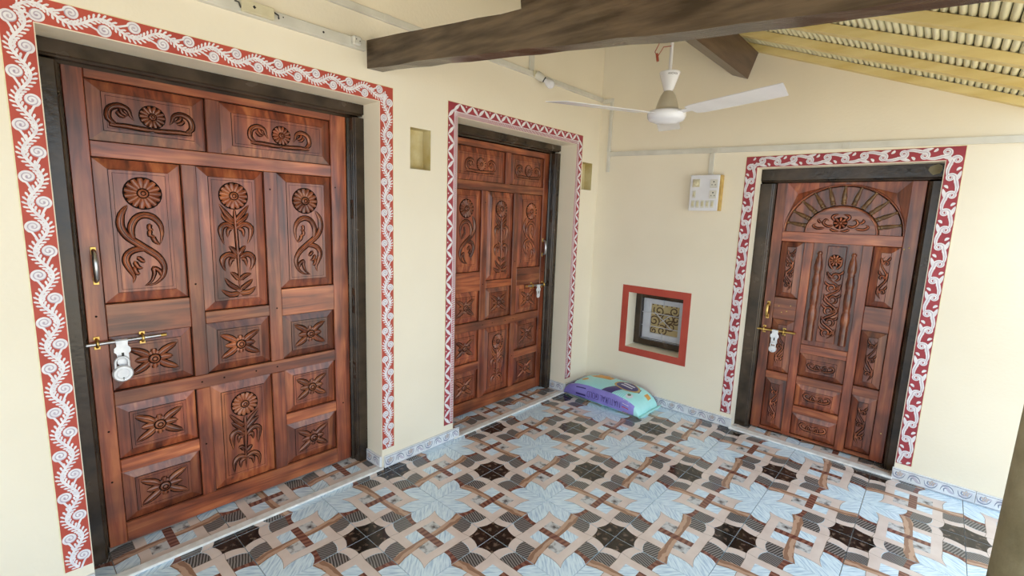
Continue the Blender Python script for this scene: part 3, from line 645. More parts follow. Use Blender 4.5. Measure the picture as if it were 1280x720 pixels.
TALL = [(.010, [(0.0035, 0.147), (0.0045, 0.073), (0.0075, -0.013), (0.0095, -0.089), (0.0095, -0.154), (0.0085, -0.243)]),
 (.016, [(-0.0005, 0.083), (-0.0315, 0.119), (-0.0575, 0.16)]), (.016, [(0.0025, 0.083), (0.0355, 0.121), (0.0655, 0.162)]), (.014, [(-0.0005, 0.073), (-0.0375, 0.098), (-0.0505, 0.122)]), (.014, [(0.0025, 0.07), (0.0445, 0.1), (0.0615, 0.125)]),
 (.020, [(-0.0015, 0.051), (-0.0295, 0.07), (-0.0535, 0.056), (-0.0555, 0.02), (-0.0465, -0.02)]), (.020, [(0.0055, 0.051), (0.0385, 0.073), (0.0685, 0.057), (0.0665, 0.019), (0.0515, -0.019)]),
 (.013, [(-0.010, 0.052), (-0.026, 0.045), (-0.030, 0.012)]), (.013, [(0.016, 0.052), (0.034, 0.045), (0.038, 0.012)]),
 (.016, [(0.0065, -0.072), (-0.0095, -0.045), (-0.0275, -0.028)]), (.016, [(0.0115, -0.073), (0.0285, -0.044), (0.0435, -0.027)]),
 (.020, [(0.0045, -0.083), (-0.0265, -0.066), (-0.0535, -0.081), (-0.0555, -0.113), (-0.0455, -0.142)]), (.020, [(0.0145, -0.084), (0.0475, -0.066), (0.0715, -0.083), (0.0705, -0.116), (0.0555, -0.146)]),
 (.013, [(-0.006, -0.088), (-0.022, -0.092), (-0.028, -0.125)]), (.013, [(0.022, -0.088), (0.038, -0.092), (0.044, -0.125)]),
 (.016, [(0.0095, -0.187), (-0.0075, -0.164), (-0.0265, -0.147)]), (.016, [(0.0115, -0.187), (0.0345, -0.167), (0.0635, -0.16)]), (.016, [(0.0075, -0.231), (-0.0295, -0.206), (-0.0515, -0.172)]), (.016, [(0.0115, -0.232), (0.0455, -0.207), (0.0675, -0.186)]),
 (.020, [(0.0085, -0.248), (-0.0315, -0.252), (-0.0685, -0.226)]), (.020, [(0.0085, -0.248), (0.0495, -0.247), (0.0795, -0.224)])]
def tallc(b, cu, cv, n0):
    for w, p in TALL: cs(b, cu, cv, n0, p, w)
    daisy(b, (cu + 0.0025, cv + 0.199), 0.055, n0)
LOWT = [(.012, [(0.001, 0.078), (0.002, 0.008), (-0.002, -0.089), (-0.004, -0.194)]), (.016, [(-0.002, 0.027), (-0.035, 0.06), (-0.065, 0.103)]), (.016, [(0.006, 0.025), (0.03, 0.058), (0.065, 0.099)]),
 (.018, [(0.0, -0.002), (-0.036, 0.038), (-0.059, 0.059)]), (.018, [(0.005, 0.007), (0.04, 0.043), (0.066, 0.058)]), (.020, [(-0.001, -0.025), (-0.032, 0.008), (-0.057, -0.006), (-0.057, -0.046), (-0.054, -0.082)]),
 (.020, [(0.007, -0.02), (0.038, 0.009), (0.063, -0.006), (0.058, -0.05), (0.054, -0.08)]), (.013, [(-0.008, -0.025), (-0.028, -0.022), (-0.032, -0.055)]), (.013, [(0.01, -0.025), (0.03, -0.022), (0.034, -0.055)]),
 (.014, [(-0.005, -0.1), (-0.022, -0.076), (-0.032, -0.084)]), (.014, [(0.0, -0.107), (0.018, -0.09), (0.029, -0.082)]), (.018, [(-0.001, -0.136), (-0.034, -0.125), (-0.055, -0.152), (-0.056, -0.201)]), (.018, [(0.001, -0.137), (0.032, -0.125), (0.057, -0.152), (0.058, -0.201)]),
 (.013, [(-0.006, -0.14), (-0.026, -0.15), (-0.028, -0.185)]), (.013, [(0.008, -0.14), (0.028, -0.15), (0.030, -0.185)])]
def lowt(b, cu, cv, n0):
    for w, p in LOWT: cs(b, cu, cv, n0, p, w)
    daisy(b, (cu + 0.003, cv + 0.138), 0.054, n0)
TOPP = [(.013, [(0.005, -0.050), (-0.041, -0.048), (-0.09, -0.045), (-0.133, -0.046), (-0.118, -0.034)]), (.016, [(-0.11, -0.046), (-0.136, -0.024), (-0.132, 0.012), (-0.104, 0.028), (-0.076, 0.019), (-0.068, -0.003), (-0.058, -0.021)]),
 (.010, [(-0.100, 0.020), (-0.092, 0.002), (-0.074, -0.006)]), (.010, [(-0.110, 0.008), (-0.098, -0.008), (-0.082, -0.012)])]
def topp(b, cu, cv, n0):
    for mx in (1, -1):
        for w, p in TOPP: cs(b, cu + 0.004, cv, n0, p, w, mx)
    c = (cu + 0.006, cv + 0.002)
    daisy(b, c, 0.040, n0, 14)
WD = 1.095
RAILS = [('stile', 0, .06, 0.012, 1.94, 'woodv'), ('stile', 1.01, WD, 0.012, 1.94, 'woodv'), ('rail', .06, 1.01, 1.896, 1.94, 'woodh'), ('rail', .06, 1.01, 1.612, 1.672, 'woodh'), ('mullion', .448, .503, 1.672, 1.896, 'woodv'),
 ('mullion', .345, .40, .682, 1.612, 'woodv'), ('mullion', .675, .735, .682, 1.612, 'woodv'), ('rail', .06, .345, .911, 1.044, 'woodh'), ('rail', .40, .675, .916, .971, 'woodh'), ('rail', .735, 1.01, .907, 1.044, 'woodh'),
 ('rail', .06, 1.01, .620, .682, 'woodh'), ('mullion', .345, .40, .10, .620, 'woodv'), ('mullion', .675, .735, .10, .620, 'woodv'), ('rail', .06, .345, .326, .385, 'woodh'), ('rail', .735, 1.01, .325, .384, 'woodh'), ('rail', .06, 1.01, .012, .10, 'woodh')]
PANELS = [(.06, .448, 1.672, 1.896, .045, .040, topp), (.503, 1.01, 1.672, 1.896, .045, .040, topp), (.06, .345, 1.044, 1.612, .045, .042, scurl(1)), (.40, .675, .971, 1.612, .042, .042, tallc), (.735, 1.01, 1.044, 1.612, .042, .042, scurl(-1)),
 (.06, .345, .682, .911, .042, .036, rosette(1, 1)), (.40, .675, .682, .916, .042, .036, rosette(1, 1)), (.735, 1.01, .682, .907, .042, .036, rosette(.95, 1)), (.06, .345, .385, .620, .042, .036, rosette(1, 1)), (.06, .345, .10, .326, .042, .036, rosette(1, 1)),
 (.40, .675, .10, .620, .042, .042, lowt), (.735, 1.01, .384, .620, .042, .036, rosette(.95, 1)), (.735, 1.01, .10, .325, .042, .036, rosette(.95, 1))]
NL = -0.215
def hardware(root, T, bu, bz, sg, n0, hu, hz0, hz1, rod=0.235, hasp=0.10, mat='steel'):
    """aldrop bolt with two brass staples and a hanging hasp; sg=+1 rod runs towards +u"""
    b = MB(T); n = n0 + 0.016
    b.tube([(bu - sg * 0.028, n, bz), (bu + sg * (rod - 0.02), n, bz + 0.004)], 0.0072, mat, 10); b.tube([(bu + sg * (rod - 0.02), n, bz + 0.004), (bu + sg * rod, n, bz + 0.004)], 0.0074, 'brass', 10)
    k = b.build('bolt', root); k['label'] = 'steel sliding bolt'
    for f in (0.012, rod * 0.66):
        c = MB(T); u = bu + sg * f; z = bz + 0.002
        c.tube([(u, n0 + 0.001, z - 0.017), (u, n + 0.003, z - 0.0115), (u, n + 0.0105, z), (u, n + 0.003, z + 0.0115), (u, n0 + 0.001, z + 0.017)], 0.0052, 'brass', 8)
        for q in (-1, 1): c.box(u - 0.010, u + 0.010, n0, n0 + 0.003, z + q * 0.013 - 0.0 if q > 0 else z - 0.026, z + 0.026 if q > 0 else z - 0.013, 'brass', 0.001)
        c.build('staple', k)
    c = MB(T); u = bu + sg * 0.085; z0 = bz
    out = [(-0.018, 0.0), (-0.018, -0.018), (-0.026, -0.026), (-0.027, -0.040), (-0.019, -0.050), (-0.019, -hasp + 0.012), (-0.010, -hasp), (0.010, -hasp), (0.019, -hasp + 0.012), (0.019, -0.050), (0.026, -0.042), (0.026, -0.028), (0.018, -0.018), (0.018, 0.0)]
    c.prism([(u + x, z0 + y) for x, y in out], lambda x, z: (x, n + 0.006, z), lambda x, z: (x, n + 0.009, z), 'zinc'); c.tube([(u - 0.019, n, z0), (u + 0.019, n, z0)], 0.0095, 'zinc', 10)
    c.box(u - 0.004, u + 0.004, n + 0.009, n + 0.0094, z0 - 0.066, z0 - 0.045, 'black')
    c.build('hasp', k)
    h = MB(T); h.box(hu - 0.009, hu + 0.009, n0, n0 + 0.004, hz0, hz0 + 0.030, 'brass', 0.001); h.box(hu - 0.009, hu + 0.009, n0, n0 + 0.004, hz1 - 0.030, hz1, 'brass', 0.001)
    h.tube([(hu, n0 + 0.004, hz0 + 0.014), (hu, n0 + 0.030, hz0 + 0.026), (hu, n0 + 0.033, (hz0 + hz1) / 2), (hu, n0 + 0.030, hz1 - 0.026), (hu, n0 + 0.004, hz1 - 0.014)], [0.0075, 0.009, 0.0095, 0.009, 0.0075], mat, 8)
    h.build('handle', root)['label'] = 'small pull handle'
def panel_door(name, D, mirror, label):
    w = D['b'] - D['a']; root = empty(name, (0, (D['a'] + D['b']) / 2, 0), pi / 2); tag(root, label, 'door', kind='structure')
    L0 = (w - WD) / 2; base = lambda u, n, v: (u - w / 2, -n, v)
    T = base; X = (lambda u: L0 + u) if not mirror else (lambda u: L0 + WD - u)
    door_frame(root, w, D['top'], -0.150, L0, NL)
    b = MB(T); b.box(0.002, w - 0.002, NL - 0.062, NL - 0.0505, 0.0, D['top'] - 0.002, 'groove'); b.box(L0 + 0.001, L0 + WD - 0.001, NL - 0.050, NL - 0.030, 0.002, 1.94, 'groove'); b.build('light_seal_board', root)  # unseen dark boards added to stop outside light leaking round the leaf
    for nm, u0, u1, v0, v1, mt in RAILS:
        a0, a1 = sorted((X(u0), X(u1))); wood_box(root, T, nm, a0, a1, v0, v1, NL, 0.030, mt)
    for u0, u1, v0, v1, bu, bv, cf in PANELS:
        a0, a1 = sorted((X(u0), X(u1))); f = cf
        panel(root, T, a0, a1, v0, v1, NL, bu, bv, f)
    sg = -1 if mirror else 1
    hardware(root, T, X(0.012), 0.892, sg, NL, X(0.040), 1.125, 1.272)
    # nail heads / dents
    b = MB(T)
    for (u, v) in ((.03, 1.0), (.033, .52), (.028, .3), (.37, 1.1), (.37, .65), (.70, 1.53), (.70, .65), (1.03, 1.56), (1.05, .36), (.37, .35), (.71, .95), (.60, .65), (.46, .65)):
        b.dome((X(u), v), 0.0042, 0.0014, NL, 'groove', 8, 2)
    b.build('nail_heads', root, kind='stuff')
    return root
door1 = panel_door('door_1', D1, False, 'wide carved wooden door hung with a big round padlock, in a red fern-scroll border')
door2 = panel_door('door_2', D2, True, 'carved orange-brown wooden door inside the red zigzag-leaf border')

# ---- door 3, with fanlight-style arch
w3 = D3['b'] - D3['a']; door3 = empty('door_3', ((D3['a'] + D3['b']) / 2, 0, 0), 0); tag(door3, 'dark carved wooden door with a spindle fan arch and two turned columns', 'door', kind='structure')
c3 = (D3['a'] + D3['b']) / 2; T3 = lambda u, n, v: (u - c3, -n, v); N3 = -0.135
def frame3():
    pr = lambda si: [(0.001, -0.10), (si - 0.024, -0.10), (si - 0.020, -0.104), (si - 0.018, -0.112), (si - 0.010, -0.116), (si - 0.004, -0.130), (si - 0.002, -0.18), (0.001, -0.18)]
    for side, si in ((0, 1.325 - D3['a']), (1, D3['b'] - 2.088)):
        U = (lambda s: D3['a'] + s) if side == 0 else (lambda s: D3['b'] - s)
        b = MB(T3); b.prism(pr(si), lambda s, n: (U(s), n, 0.001), lambda s, n: (U(s), n, 1.7155), 'frame'); b.build('door_jamb', door3)
    b = MB(T3); b.prism(pr(D3['top'] - 1.715), lambda s, n: (D3['a'] + 0.001, n, D3['top'] - s), lambda s, n: (D3['b'] - 0.001, n, D3['top'] - s), 'frame'); b.build('door_lintel', door3)
    b = MB(T3); rnd = random.Random(5)   # cobweb-pale cement smear at the corner
    q = [(D3['b'] - 0.035 + 0.03 * cos(a) * rnd.uniform(0.7, 1.1), D3['top'] - 0.035 + 0.032 * sin(a) * rnd.uniform(0.7, 1.1)) for a in [i * pi / 5 for i in range(10)]]
    b.prism(q, lambda x, z: (x, -0.099, z), lambda x, z: (x, -0.096, z), 'cement'); b.build('mortar_patch', door3)
frame3()
b = MB(T3); b.box(D3['a'] + .002, D3['b'] - .002, -0.195, -0.1805, 0.0, D3['top'] - .002, 'groove'); b.box(1.326, 2.087, N3 - 0.040, N3 - 0.030, 0.002, 1.722, 'groove'); b.build('light_seal_board', door3)  # added behind the leaf to block light, standing in for the dark interior
for nm, u0, u1, v0, v1, mt in [('stile', 1.325, 1.387, .012, 1.722, 'woodv'), ('stile', 2.020, 2.088, .012, 1.722, 'woodv'), ('rail', 1.387, 2.020, 1.340, 1.405, 'woodh'), ('mullion', 1.524, 1.576, .012, 1.340, 'woodv'), ('mullion', 1.835, 1.887, .012, 1.340, 'woodv'),
    ('rail', 1.387, 1.524, .81, .96, 'woodh'), ('rail', 1.387, 1.524, .39, .44, 'woodh'), ('rail', 1.887, 2.02, .82, .972, 'woodh'), ('rail', 1.887, 2.02, .402, .463, 'woodh'), ('rail', 1.576, 1.835, .607, .666, 'woodh'), ('rail', 1.576, 1.835, .392, .447, 'woodh'), ('rail', 1.576, 1.835, .183, .238, 'woodh'),
    ('rail', 1.387, 1.524, .012, .030, 'woodh'), ('rail', 1.576, 1.835, .012, .030, 'woodh'), ('rail', 1.887, 2.02, .012, .036, 'woodh')]:
    wood_box(door3, T3, nm, u0, u1, v0, v1, N3, 0.030, mt)
def vine_carve(L, A, W, flip=1):
    def f(b, cu, cv, n0):
        k = max(2, round(L / 0.075)); pts = [(flip * A * sin(pi * k * i / (6 * k)), -L / 2 + L * i / (6 * k)) for i in range(6 * k + 1)]
        cs(b, cu, cv, n0, pts, W * 0.8, 1, 0.006)
        for i in range(k):
            s = -L / 2 + L * (i + 0.5) / k; sg = -flip * (1 if i % 2 == 0 else -1)
            sp = spiral((sg * A * 0.15, s), A * 0.75, -pi / 2, 1.1, sg, 9, 0.3); cs(b, cu, cv, n0, sp, W * 0.7, 1, 0.006)
            cs(b, cu, cv, n0, [(-sg * A * 0.2, s - 0.012), (-sg * A * 0.9, s + 0.010), (-sg * A * 1.15, s + 0.032)], W, 1, 0.006); cs(b, cu, cv, n0, [(sg * A * 0.5, s + 0.014), (sg * A * 1.1, s + 0.026), (sg * A * 1.2, s + 0.042)], W * .8, 1, 0.006)
    return f
def hscroll(W):
    def f(b, cu, cv, n0):
        for mx in (1, -1):
            cs(b, cu, cv, n0, [(0.0, -0.016), (0.03, -0.020), (0.060, -0.012), (0.072, 0.004), (0.062, 0.018), (0.046, 0.016), (0.044, 0.004)], W, mx, 0.006)
            cs(b, cu, cv, n0, [(0.004, -0.012), (0.016, 0.008), (0.034, 0.018)], W, mx, 0.006); cs(b, cu, cv, n0, [(0.03, -0.014), (0.032, 0.0), (0.022, 0.012)], W * 0.8, mx, 0.006)
        b.dome((cu, cv + 0.004), 0.010, 0.007, n0, 'carve', 10)
    return f
for u0, u1, v0, v1, cf in [(1.387, 1.524, .96, 1.340, vine_carve(.27, .018, .010)), (1.387, 1.524, .44, .81, vine_carve(.26, .018, .010, -1)), (1.387, 1.524, .030, .39, vine_carve(.25, .018, .010)),
    (1.887, 2.02, .972, 1.340, vine_carve(.26, .018, .010, -1)), (1.887, 2.02, .463, .82, vine_carve(.26, .018, .010)), (1.887, 2.02, .036, .402, vine_carve(.25, .018, .010, -1))]:
    panel(door3, T3, u0, u1, v0, v1, N3, 0.042, 0.036, cf)
for v0, v1 in ((.447, .607), (.238, .392), (.030, .183)): panel(door3, T3, 1.576, 1.835, v0, v1, N3, 0.044, 0.036, hscroll(.0105))
# central tall panel with two turned half columns
def centre_carve(b, cu, cv, n0):
    vine_carve(.44, .036, .014)(b, cu + 0.004, cv - 0.06, n0); daisy(b, (cu - 0.002, cv + 0.225), 0.034, n0, 10)
    for sg in (1, -1): cs(b, cu, cv, n0, [(0.008, 0.17), (0.03, 0.20), (0.034, 0.25)], 0.011, sg)
b = MB(T3); b.box(1.576, 1.835, N3 - 0.030, N3 - 0.016, .666, 1.340, 'woodv'); b.box(1.655, 1.757, N3 - 0.016, N3 - 0.004, .70, 1.325, 'woodv', 0.003); p3 = b.build('panel', door3)
c = MB(T3); centre_carve(c, 1.706, 1.01, N3 - 0.004); c.build('carving', p3)
def column_mesh():
    b = MB(T3); pr = []
    prof = [(.010, 0), (.0215, .004)]
    for i in range(9): prof += [(.0225, .008 + i * .0115), (.0185, .0135 + i * .0115)]
    prof += [(.021, .115), (.0185, .128), (.0245, .150), (.0225, .205), (.0155, .224), (.0205, .230), (.0155, .237), (.0185, .245), (.022, .28), (.022, .33), (.0185, .345), (.0215, .352), (.0165, .359), (.021, .375), (.0235, .40), (.0175, .435), (.0155, .447), (.0205, .453), (.0155, .460), (.0225, .475), (.0225, .50), (.017, .54), (.010, .563), (.0085, .568), (.0135, .574), (.0135, .584), (.006, .594)]
    return prof
for x in (1.616, 1.797):
    b = MB(T3); b.lathe(column_mesh(), (x, N3 - 0.002, 0.695), 'carve', 'z', 14); b.build('turned_column', door3)
# arch
ac = (1.7055, 1.406); RX, RZ, rx, rz = .318, .304, .182, .160
arc_pts = lambda X, Z_, n=24: [(ac[0] + X * cos(pi - pi * i / n), ac[1] + Z_ * sin(pi - pi * i / n)) for i in range(n + 1)]
b = MB(T3); b.box(1.387, 2.020, N3 - 0.030, N3 - 0.020, 1.405, 1.722, 'woodv'); b.build('panel', door3)
for sg in (-1, 1):                                                        # spandrels: faceted corner pieces
    ap = [p for p in arc_pts(RX, RZ, 40) if (p[0] - ac[0]) * sg > -1e-6]; ap = ap if sg < 0 else ap[::-1]
    cx = 1.387 if sg < 0 else 2.020; ap = [(min(max(x, 1.387), 2.02), min(z, 1.722)) for x, z in ap]
    pts = ap + [(ac[0], 1.722), (cx, 1.722)]; apex = (cx - sg * 0.062, 1.652); b = MB(T3); n = len(pts)
    b.add([(x, N3 - 0.002, z) for x, z in pts] + [(apex[0], N3 - 0.016, apex[1])], [(i, (i + 1) % n, n) for i in range(n)], 'woodv')
    b.add([(x, N3 - 0.002, z) for x, z in pts] + [(x, N3 - 0.022, z) for x, z in pts], [(i, (i + 1) % n, n + (i + 1) % n, n + i) for i in range(n)], 'woodv'); b.build('spandrel', door3)
b = MB(T3); q = arc_pts(rx, rz); b.prism(q, lambda x, z: (x, N3 - 0.003, z), lambda x, z: (x, N3 - 0.021, z), 'woodh'); lun = b.build('lunette', door3)
for X_, Z_, w_, n_ in ((rx + .004, rz + .004, .016, N3 - 0.0195), (RX - .006, RZ - .006, .014, N3 - 0.0195)):
    b = MB(T3); P_ = arc_pts(X_, Z_, 30); b.stroke(P_, w_ + .008, .0006, n_, 'groove', flat=True, sub=1); b.stroke(P_, w_, .0225, n_, 'carve', sub=1); b.build('arch_moulding', door3)
c = MB(T3); daisy(c, (1.703, 1.470), 0.034, N3 - 0.003, 8)
for mx in (1, -1):
    for pth in ([(.034, -.012), (.066, -.02), (.09, .0), (.078, .024), (.06, .014)], [(.03, .016), (.046, .038), (.030, .052), (.01, .055)], [(.08, -.03), (.12, -.035), (.145, -.018), (.128, -.005)], [(.052, -.034), (.03, -.046), (.0, -.048)], [(.10, .0), (.118, .014), (.112, .03)]):
        cs(c, 1.703, 1.468, N3 - 0.003, pth, .010, mx, .006)
c.build('carving', lun)
for i, ln in enumerate([1] * 11):
    a = pi - pi * (i + 0.62) / 11.25; p0 = (ac[0] + (rx + .006) * cos(a), ac[1] + .012 + (rz + .006) * sin(a)); p1 = (ac[0] + (RX - .016) * cos(a), ac[1] + .012 + (RZ - .022) * sin(a))
    d = Vector((p1[0] - p0[0], 0, p1[1] - p0[1])); L = d.length
    prof = [(.006, 0), (.0145, .003), (.0145, .010), (.0095, .013), (.0145, .017), (.0145, .023), (.0095, .027), (.0135, .037), (.0125, .057), (.0075, L - .02), (.0055, L - .013), (.0100, L - .008), (.0085, L - .001), (.003, L)]
    b = MB(T3); b.lathe(prof, (p0[0], N3 - 0.010, p0[1]), 'brass_paint', tilt=d, seg=10); b.build('spindle', door3)
hardware(door3, T3, 1.336, 0.727, 1, N3, 1.357, 0.805, 0.925, rod=0.205, hasp=0.095, mat='brass')
b = MB(T3)
for u, v in ((2.052, 1.34), (2.02 + .01, 1.33), (1.42, .90), (1.47, .87), (1.44, .86), (1.49, .91), (2.06, .2)): b.dome((u, v), 0.004, 0.0015, N3, 'brass', 8, 2)
b.build('nail_heads', door3, kind='stuff')

# ---- padlocks (hang from the hasps: things of their own)
def padlock(loc, rz, r, label):
    root = empty('padlock', loc, rz); tag(root, label, 'padlock')
    b = MB(lambda u, n, v: (u, -n, v)); b.lathe([(r * .86, 0), (r, .004), (r, .014), (r * .86, .019)], (0, 0, -r), 'zinc', 'y', 28)
    b.lathe([(r * .62, .0185), (r * .62, .0205), (r * .55, .0205), (r * .55, .0192)], (0, 0, -r), 'zinc', 'y', 24)
    k = b.build('lock_body', root)
    c = MB(lambda u, n, v: (u, -n, v)); c.disc((0, -r * 1.5), r * .09, .0199, 'black', 10); c.box(-r * .04, r * .04, .0195, .0199, -r * 1.75, -r * 1.5, 'black'); c.build('keyhole', k)
    s = MB(lambda u, n, v: (u, -n, v)); w = r * .62
    s.tube([(-w, .009, -r * .35), (-w, .009, r * .35)] + [(-w * cos(pi * i / 8), .009, r * .35 + w * sin(pi * i / 8)) for i in range(1, 8)] + [(w, .009, r * .35), (w, .009, -r * .35)], r * .14, 'zinc', 8); s.build('shackle', root)
padlock((-0.185, -3.135, 0.800), pi / 2, 0.034, 'round bright padlock with a keyhole hanging on the wide door by the fern-scroll border')
padlock((1.421, 0.104, 0.630), 0, 0.024, 'small round padlock hanging on the arched-fan door')

# ================================================================= WINDOW
win = empty('window_1', ((WIN[0] + WIN[1]) / 2, 0, WIN[2])); tag(win, 'small square grilled window set in the red-bordered recess', 'window', kind='structure')
wc = (WIN[0] + WIN[1]) / 2; TW = lambda u, n, v: (u - wc, -n, v - WIN[2])
nf = -0.13
for u0, u1, v0, v1 in ((WIN[0] + .001, WIN[0] + .050, WIN[2] + .008, WIN[3] - .001), (WIN[1] - .045, WIN[1] - .001, WIN[2] + .008, WIN[3] - .001), (WIN[0] + .050, WIN[1] - .045, WIN[3] - .050, WIN[3] - .001), (WIN[0] + .050, WIN[1] - .045, WIN[2] + .008, WIN[2] + .055)):
    b = MB(TW); b.box(u0, u1, nf - .09, nf, v0, v1, 'frame', .002); b.build('window_frame', win)
ns = -0.185; s0 = (WIN[0] + .050, WIN[1] - .062, WIN[2] + .055, WIN[3] - .056)
s0 = (0.414, 0.770, 0.474, 0.818)
for u0, u1, v0, v1 in ((s0[0], s0[0] + .062, s0[2], s0[3]), (s0[1] - .055, s0[1], s0[2], s0[3]), (s0[0] + .062, s0[1] - .055, s0[3] - .050, s0[3]), (s0[0] + .062, s0[1] - .055, s0[2], s0[2] + .050)):
    b = MB(TW); b.box(u0, u1, ns - .025, ns, v0, v1, 'sash', .003); b.build('sash', win)
b = MB(TW); b.box(s0[0] + .05, s0[1] - .045, ns - .024, ns - .016, s0[2] + .04, s0[3] - .04, 'gold'); pane = b.build('pane', win); pane['label'] = 'pale gold panel with brown scrolls'
c = MB(TW); n1 = ns - .016; u0, u1, v0, v1 = s0[0] + .062, s0[1] - .055, s0[2] + .05, s0[3] - .05
for (fu, fv, r, a0, sg) in ((.28, .78, .038, 2.6, 1), (.82, .82, .034, .3, -1), (.62, .52, .045, 3.4, -1), (.12, .42, .038, 5.5, 1), (.72, .30, .040, .8, 1), (.42, .12, .036, 2.0, -1), (.9, .55, .03, 4.0, 1), (.12, .08, .025, 1.0, 1)):
    cc = (u0 + fu * (u1 - u0), v0 + fv * (v1 - v0)); sp = [(min(max(x, u0), u1), min(max(z, v0), v1)) for x, z in spiral(cc, r * 1.3, a0, 1.5, sg, 26, .15)]
    c.stroke(sp, .0105, .0015, n1, 'umber', flat=True, sub=1)
for i in range(6): c.box(u0 + .004 + i * (u1 - u0) / 6, u0 + .016 + i * (u1 - u0) / 6, n1, n1 + .001, v1 - .012, v1 - .002, 'umber')
c.build('scroll_print', pane)
ng = -0.165; um = (s0[0] + s0[1]) / 2; vm = (s0[2] + s0[3]) / 2
def rod(p, q, r=.0032):
    b = MB(TW); b.tube([p, q], r, 'sash', 6); b.build('grille_bar', win)
g0 = (s0[0] - .004, s0[1] + .004, s0[2] - .004, s0[3] + .004)
for v in (g0[2] + .004, g0[2] + .115, g0[2] + .225): rod((g0[0], ng, v), (g0[1], ng, v))
rod((g0[0] + .012, ng - .006, g0[2]), (g0[0] + .012, ng - .006, g0[3])); rod((um, ng - .006, g0[3]), (um, ng - .006, g0[3] - .07)); rod((um, ng - .006, g0[2]), (um, ng - .006, g0[2] + .07))
rod((um - .075, ng - .006, vm + .06), (um + .08, ng - .006, vm - .065)); rod((um + .055, ng - .009, vm + .045), (um - .03, ng - .009, vm - .03))

# ================================================================= ELECTRICS
def strip(name, T, u0, u1, v0, v1, d, label, joints=(), dv=0.0, cat='conduit', mat='pvc', vert=False):
    b = MB(T)
    if dv:
        b.prism([(u0, v0), (u1, v0 + dv), (u1, v1 + dv), (u0, v1)], lambda x, z: (x, 0.0005, z), lambda x, z: (x, d, z), mat)
    else: b.box(u0, u1, 0.0005, d, v0, v1, mat, 0.002)
    o = b.build(name); tag(o, label, cat)
    for j in joints:
        c = MB(T)
        if vert: c.box(u0 - .0012, u1 + .0012, .0005, d + .0012, j - .02, j + .02, mat, .001)
        else:
            z = dv * (j - u0) / (u1 - u0); c.box(j - .02, j + .02, .0005, d + .0014, v0 - .0012 + z, v1 + .0012 + z, mat, .001)
        c.build('joint_clip', o)
    return o
strip('cable_trunking', mapA, -7.6, -0.002, 2.374, 2.408, .018, 'long pale cable trunking running high along the wall with two doors', (-2.02, -1.2, -0.4))
strip('cable_trunking', mapA, -0.925, -0.880, 2.4085, 2.93, .014, 'short upright cable trunking rising behind the rough beam', vert=True)
strip('cable_trunking', mapB, 0.020, 0.112, 2.362, 2.394, .018, 'tiny cable trunking elbow in the wall corner')
strip('cable_trunking', mapB, 0.086, 0.112, 1.822, 2.3615, .016, 'upright cable trunking in the corner above the rice sack', (2.0,), vert=True)
strip('cable_trunking', mapB, 0.1125, 2.84, 1.946, 1.980, .018, 'long pale cable trunking passing over the arched-fan door', (.95, 1.7), dv=-0.072)
strip('cable_trunking', mapB, 0.912, 0.944, 1.772, 1.9235, .014, 'short upright cable trunking dropping to the switchboard', vert=True)
# switchboard
sb = empty('switchboard', (0.917, 0, 1.5255)); tag(sb, 'white switchboard with sockets and switches on the gable wall', 'switchboard')
TS_ = lambda u, n, v: (u - 0.917, -n, v - 1.5255)
b = MB(TS_); b.box(.812, 1.022, .0005, .044, 1.527, 1.770, 'boardside', .002); b.build('back_box', sb)
b = MB(TS_); b.box(.809, 1.010, .044, .050, 1.5255, 1.772, 'enamel', .002); b.build('face_plate', sb)
def switch(u, v):
    b = MB(TS_); b.box(u - .012, u + .012, .050, .053, v - .026, v + .026, 'pvc', .001); q = b.build('switch', sb)
    c = MB(TS_); c.prism([(.053, v - .016), (.060, v - .014), (.055, v + .016), (.053, v + .016)], lambda n, z: (u - .007, n, z), lambda n, z: (u + .007, n, z), 'pvc2'); c.build('rocker', q)
for k in range(5): switch(.838 + k * .034, 1.572)
switch(.842, 1.640)
for v in (1.638, 1.712):
    b = MB(TS_); b.box(.948, .998, .050, .054, v - .028, v + .028, 'pvc', .0015); q = b.build('socket', sb)
    c = MB(TS_)
    for du, dv_, r in ((0, .012, .005), (-.011, -.008, .0036), (.011, -.008, .0036)): c.disc((.973 + du, v + dv_), r, .0543, 'black', 10)
    c.build('socket_hole', q)
b = MB(TS_); b.box(.826, .876, .050, .054, 1.690, 1.744, 'pvc2', .0015); q = b.build('fan_regulator', sb); c = MB(TS_); c.lathe([(.017, 0), (.016, .012), (.010, .014)], (.851, .054, 1.717), 'pvc2', 'y', 18); c.build('knob', q)
# tube light batten
tb = empty('tube_light_batten', (0, -2.75, 2.204)); tag(tb, 'bare white tube light batten without its tube above the red fern-scroll border', 'light fitting')
TB = lambda u, n, v: (n, u + 2.75, v - 2.204)
b = MB(TB); b.box(-3.36, -2.148, .0005, .026, 2.204, 2.250, 'pvc', .002); b.build('batten', tb)
b = MB(TB); b.box(-2.700, -2.578, .026, .046, 2.208, 2.252, 'pvc2', .002); q = b.build('ballast_cover', tb)
c = MB(TB); c.prism([(-2.662, 2.232), (-2.655, 2.239), (-2.648, 2.232), (-2.655, 2.225)], lambda x, z: (x, .046, z), lambda x, z: (x, .0465, z), 'black'); c.build('mark', q)
b = MB(TB); b.tube([(-2.58, .03, 2.245), (-2.56, .04, 2.232), (-2.555, .03, 2.222)], .003, 'black', 6); b.build('wire', tb); b = MB(TB); b.tube([(-2.72, .028, 2.24), (-2.71, .04, 2.235), (-2.70, .03, 2.22)], .003, 'black', 6); b.build('wire', tb)
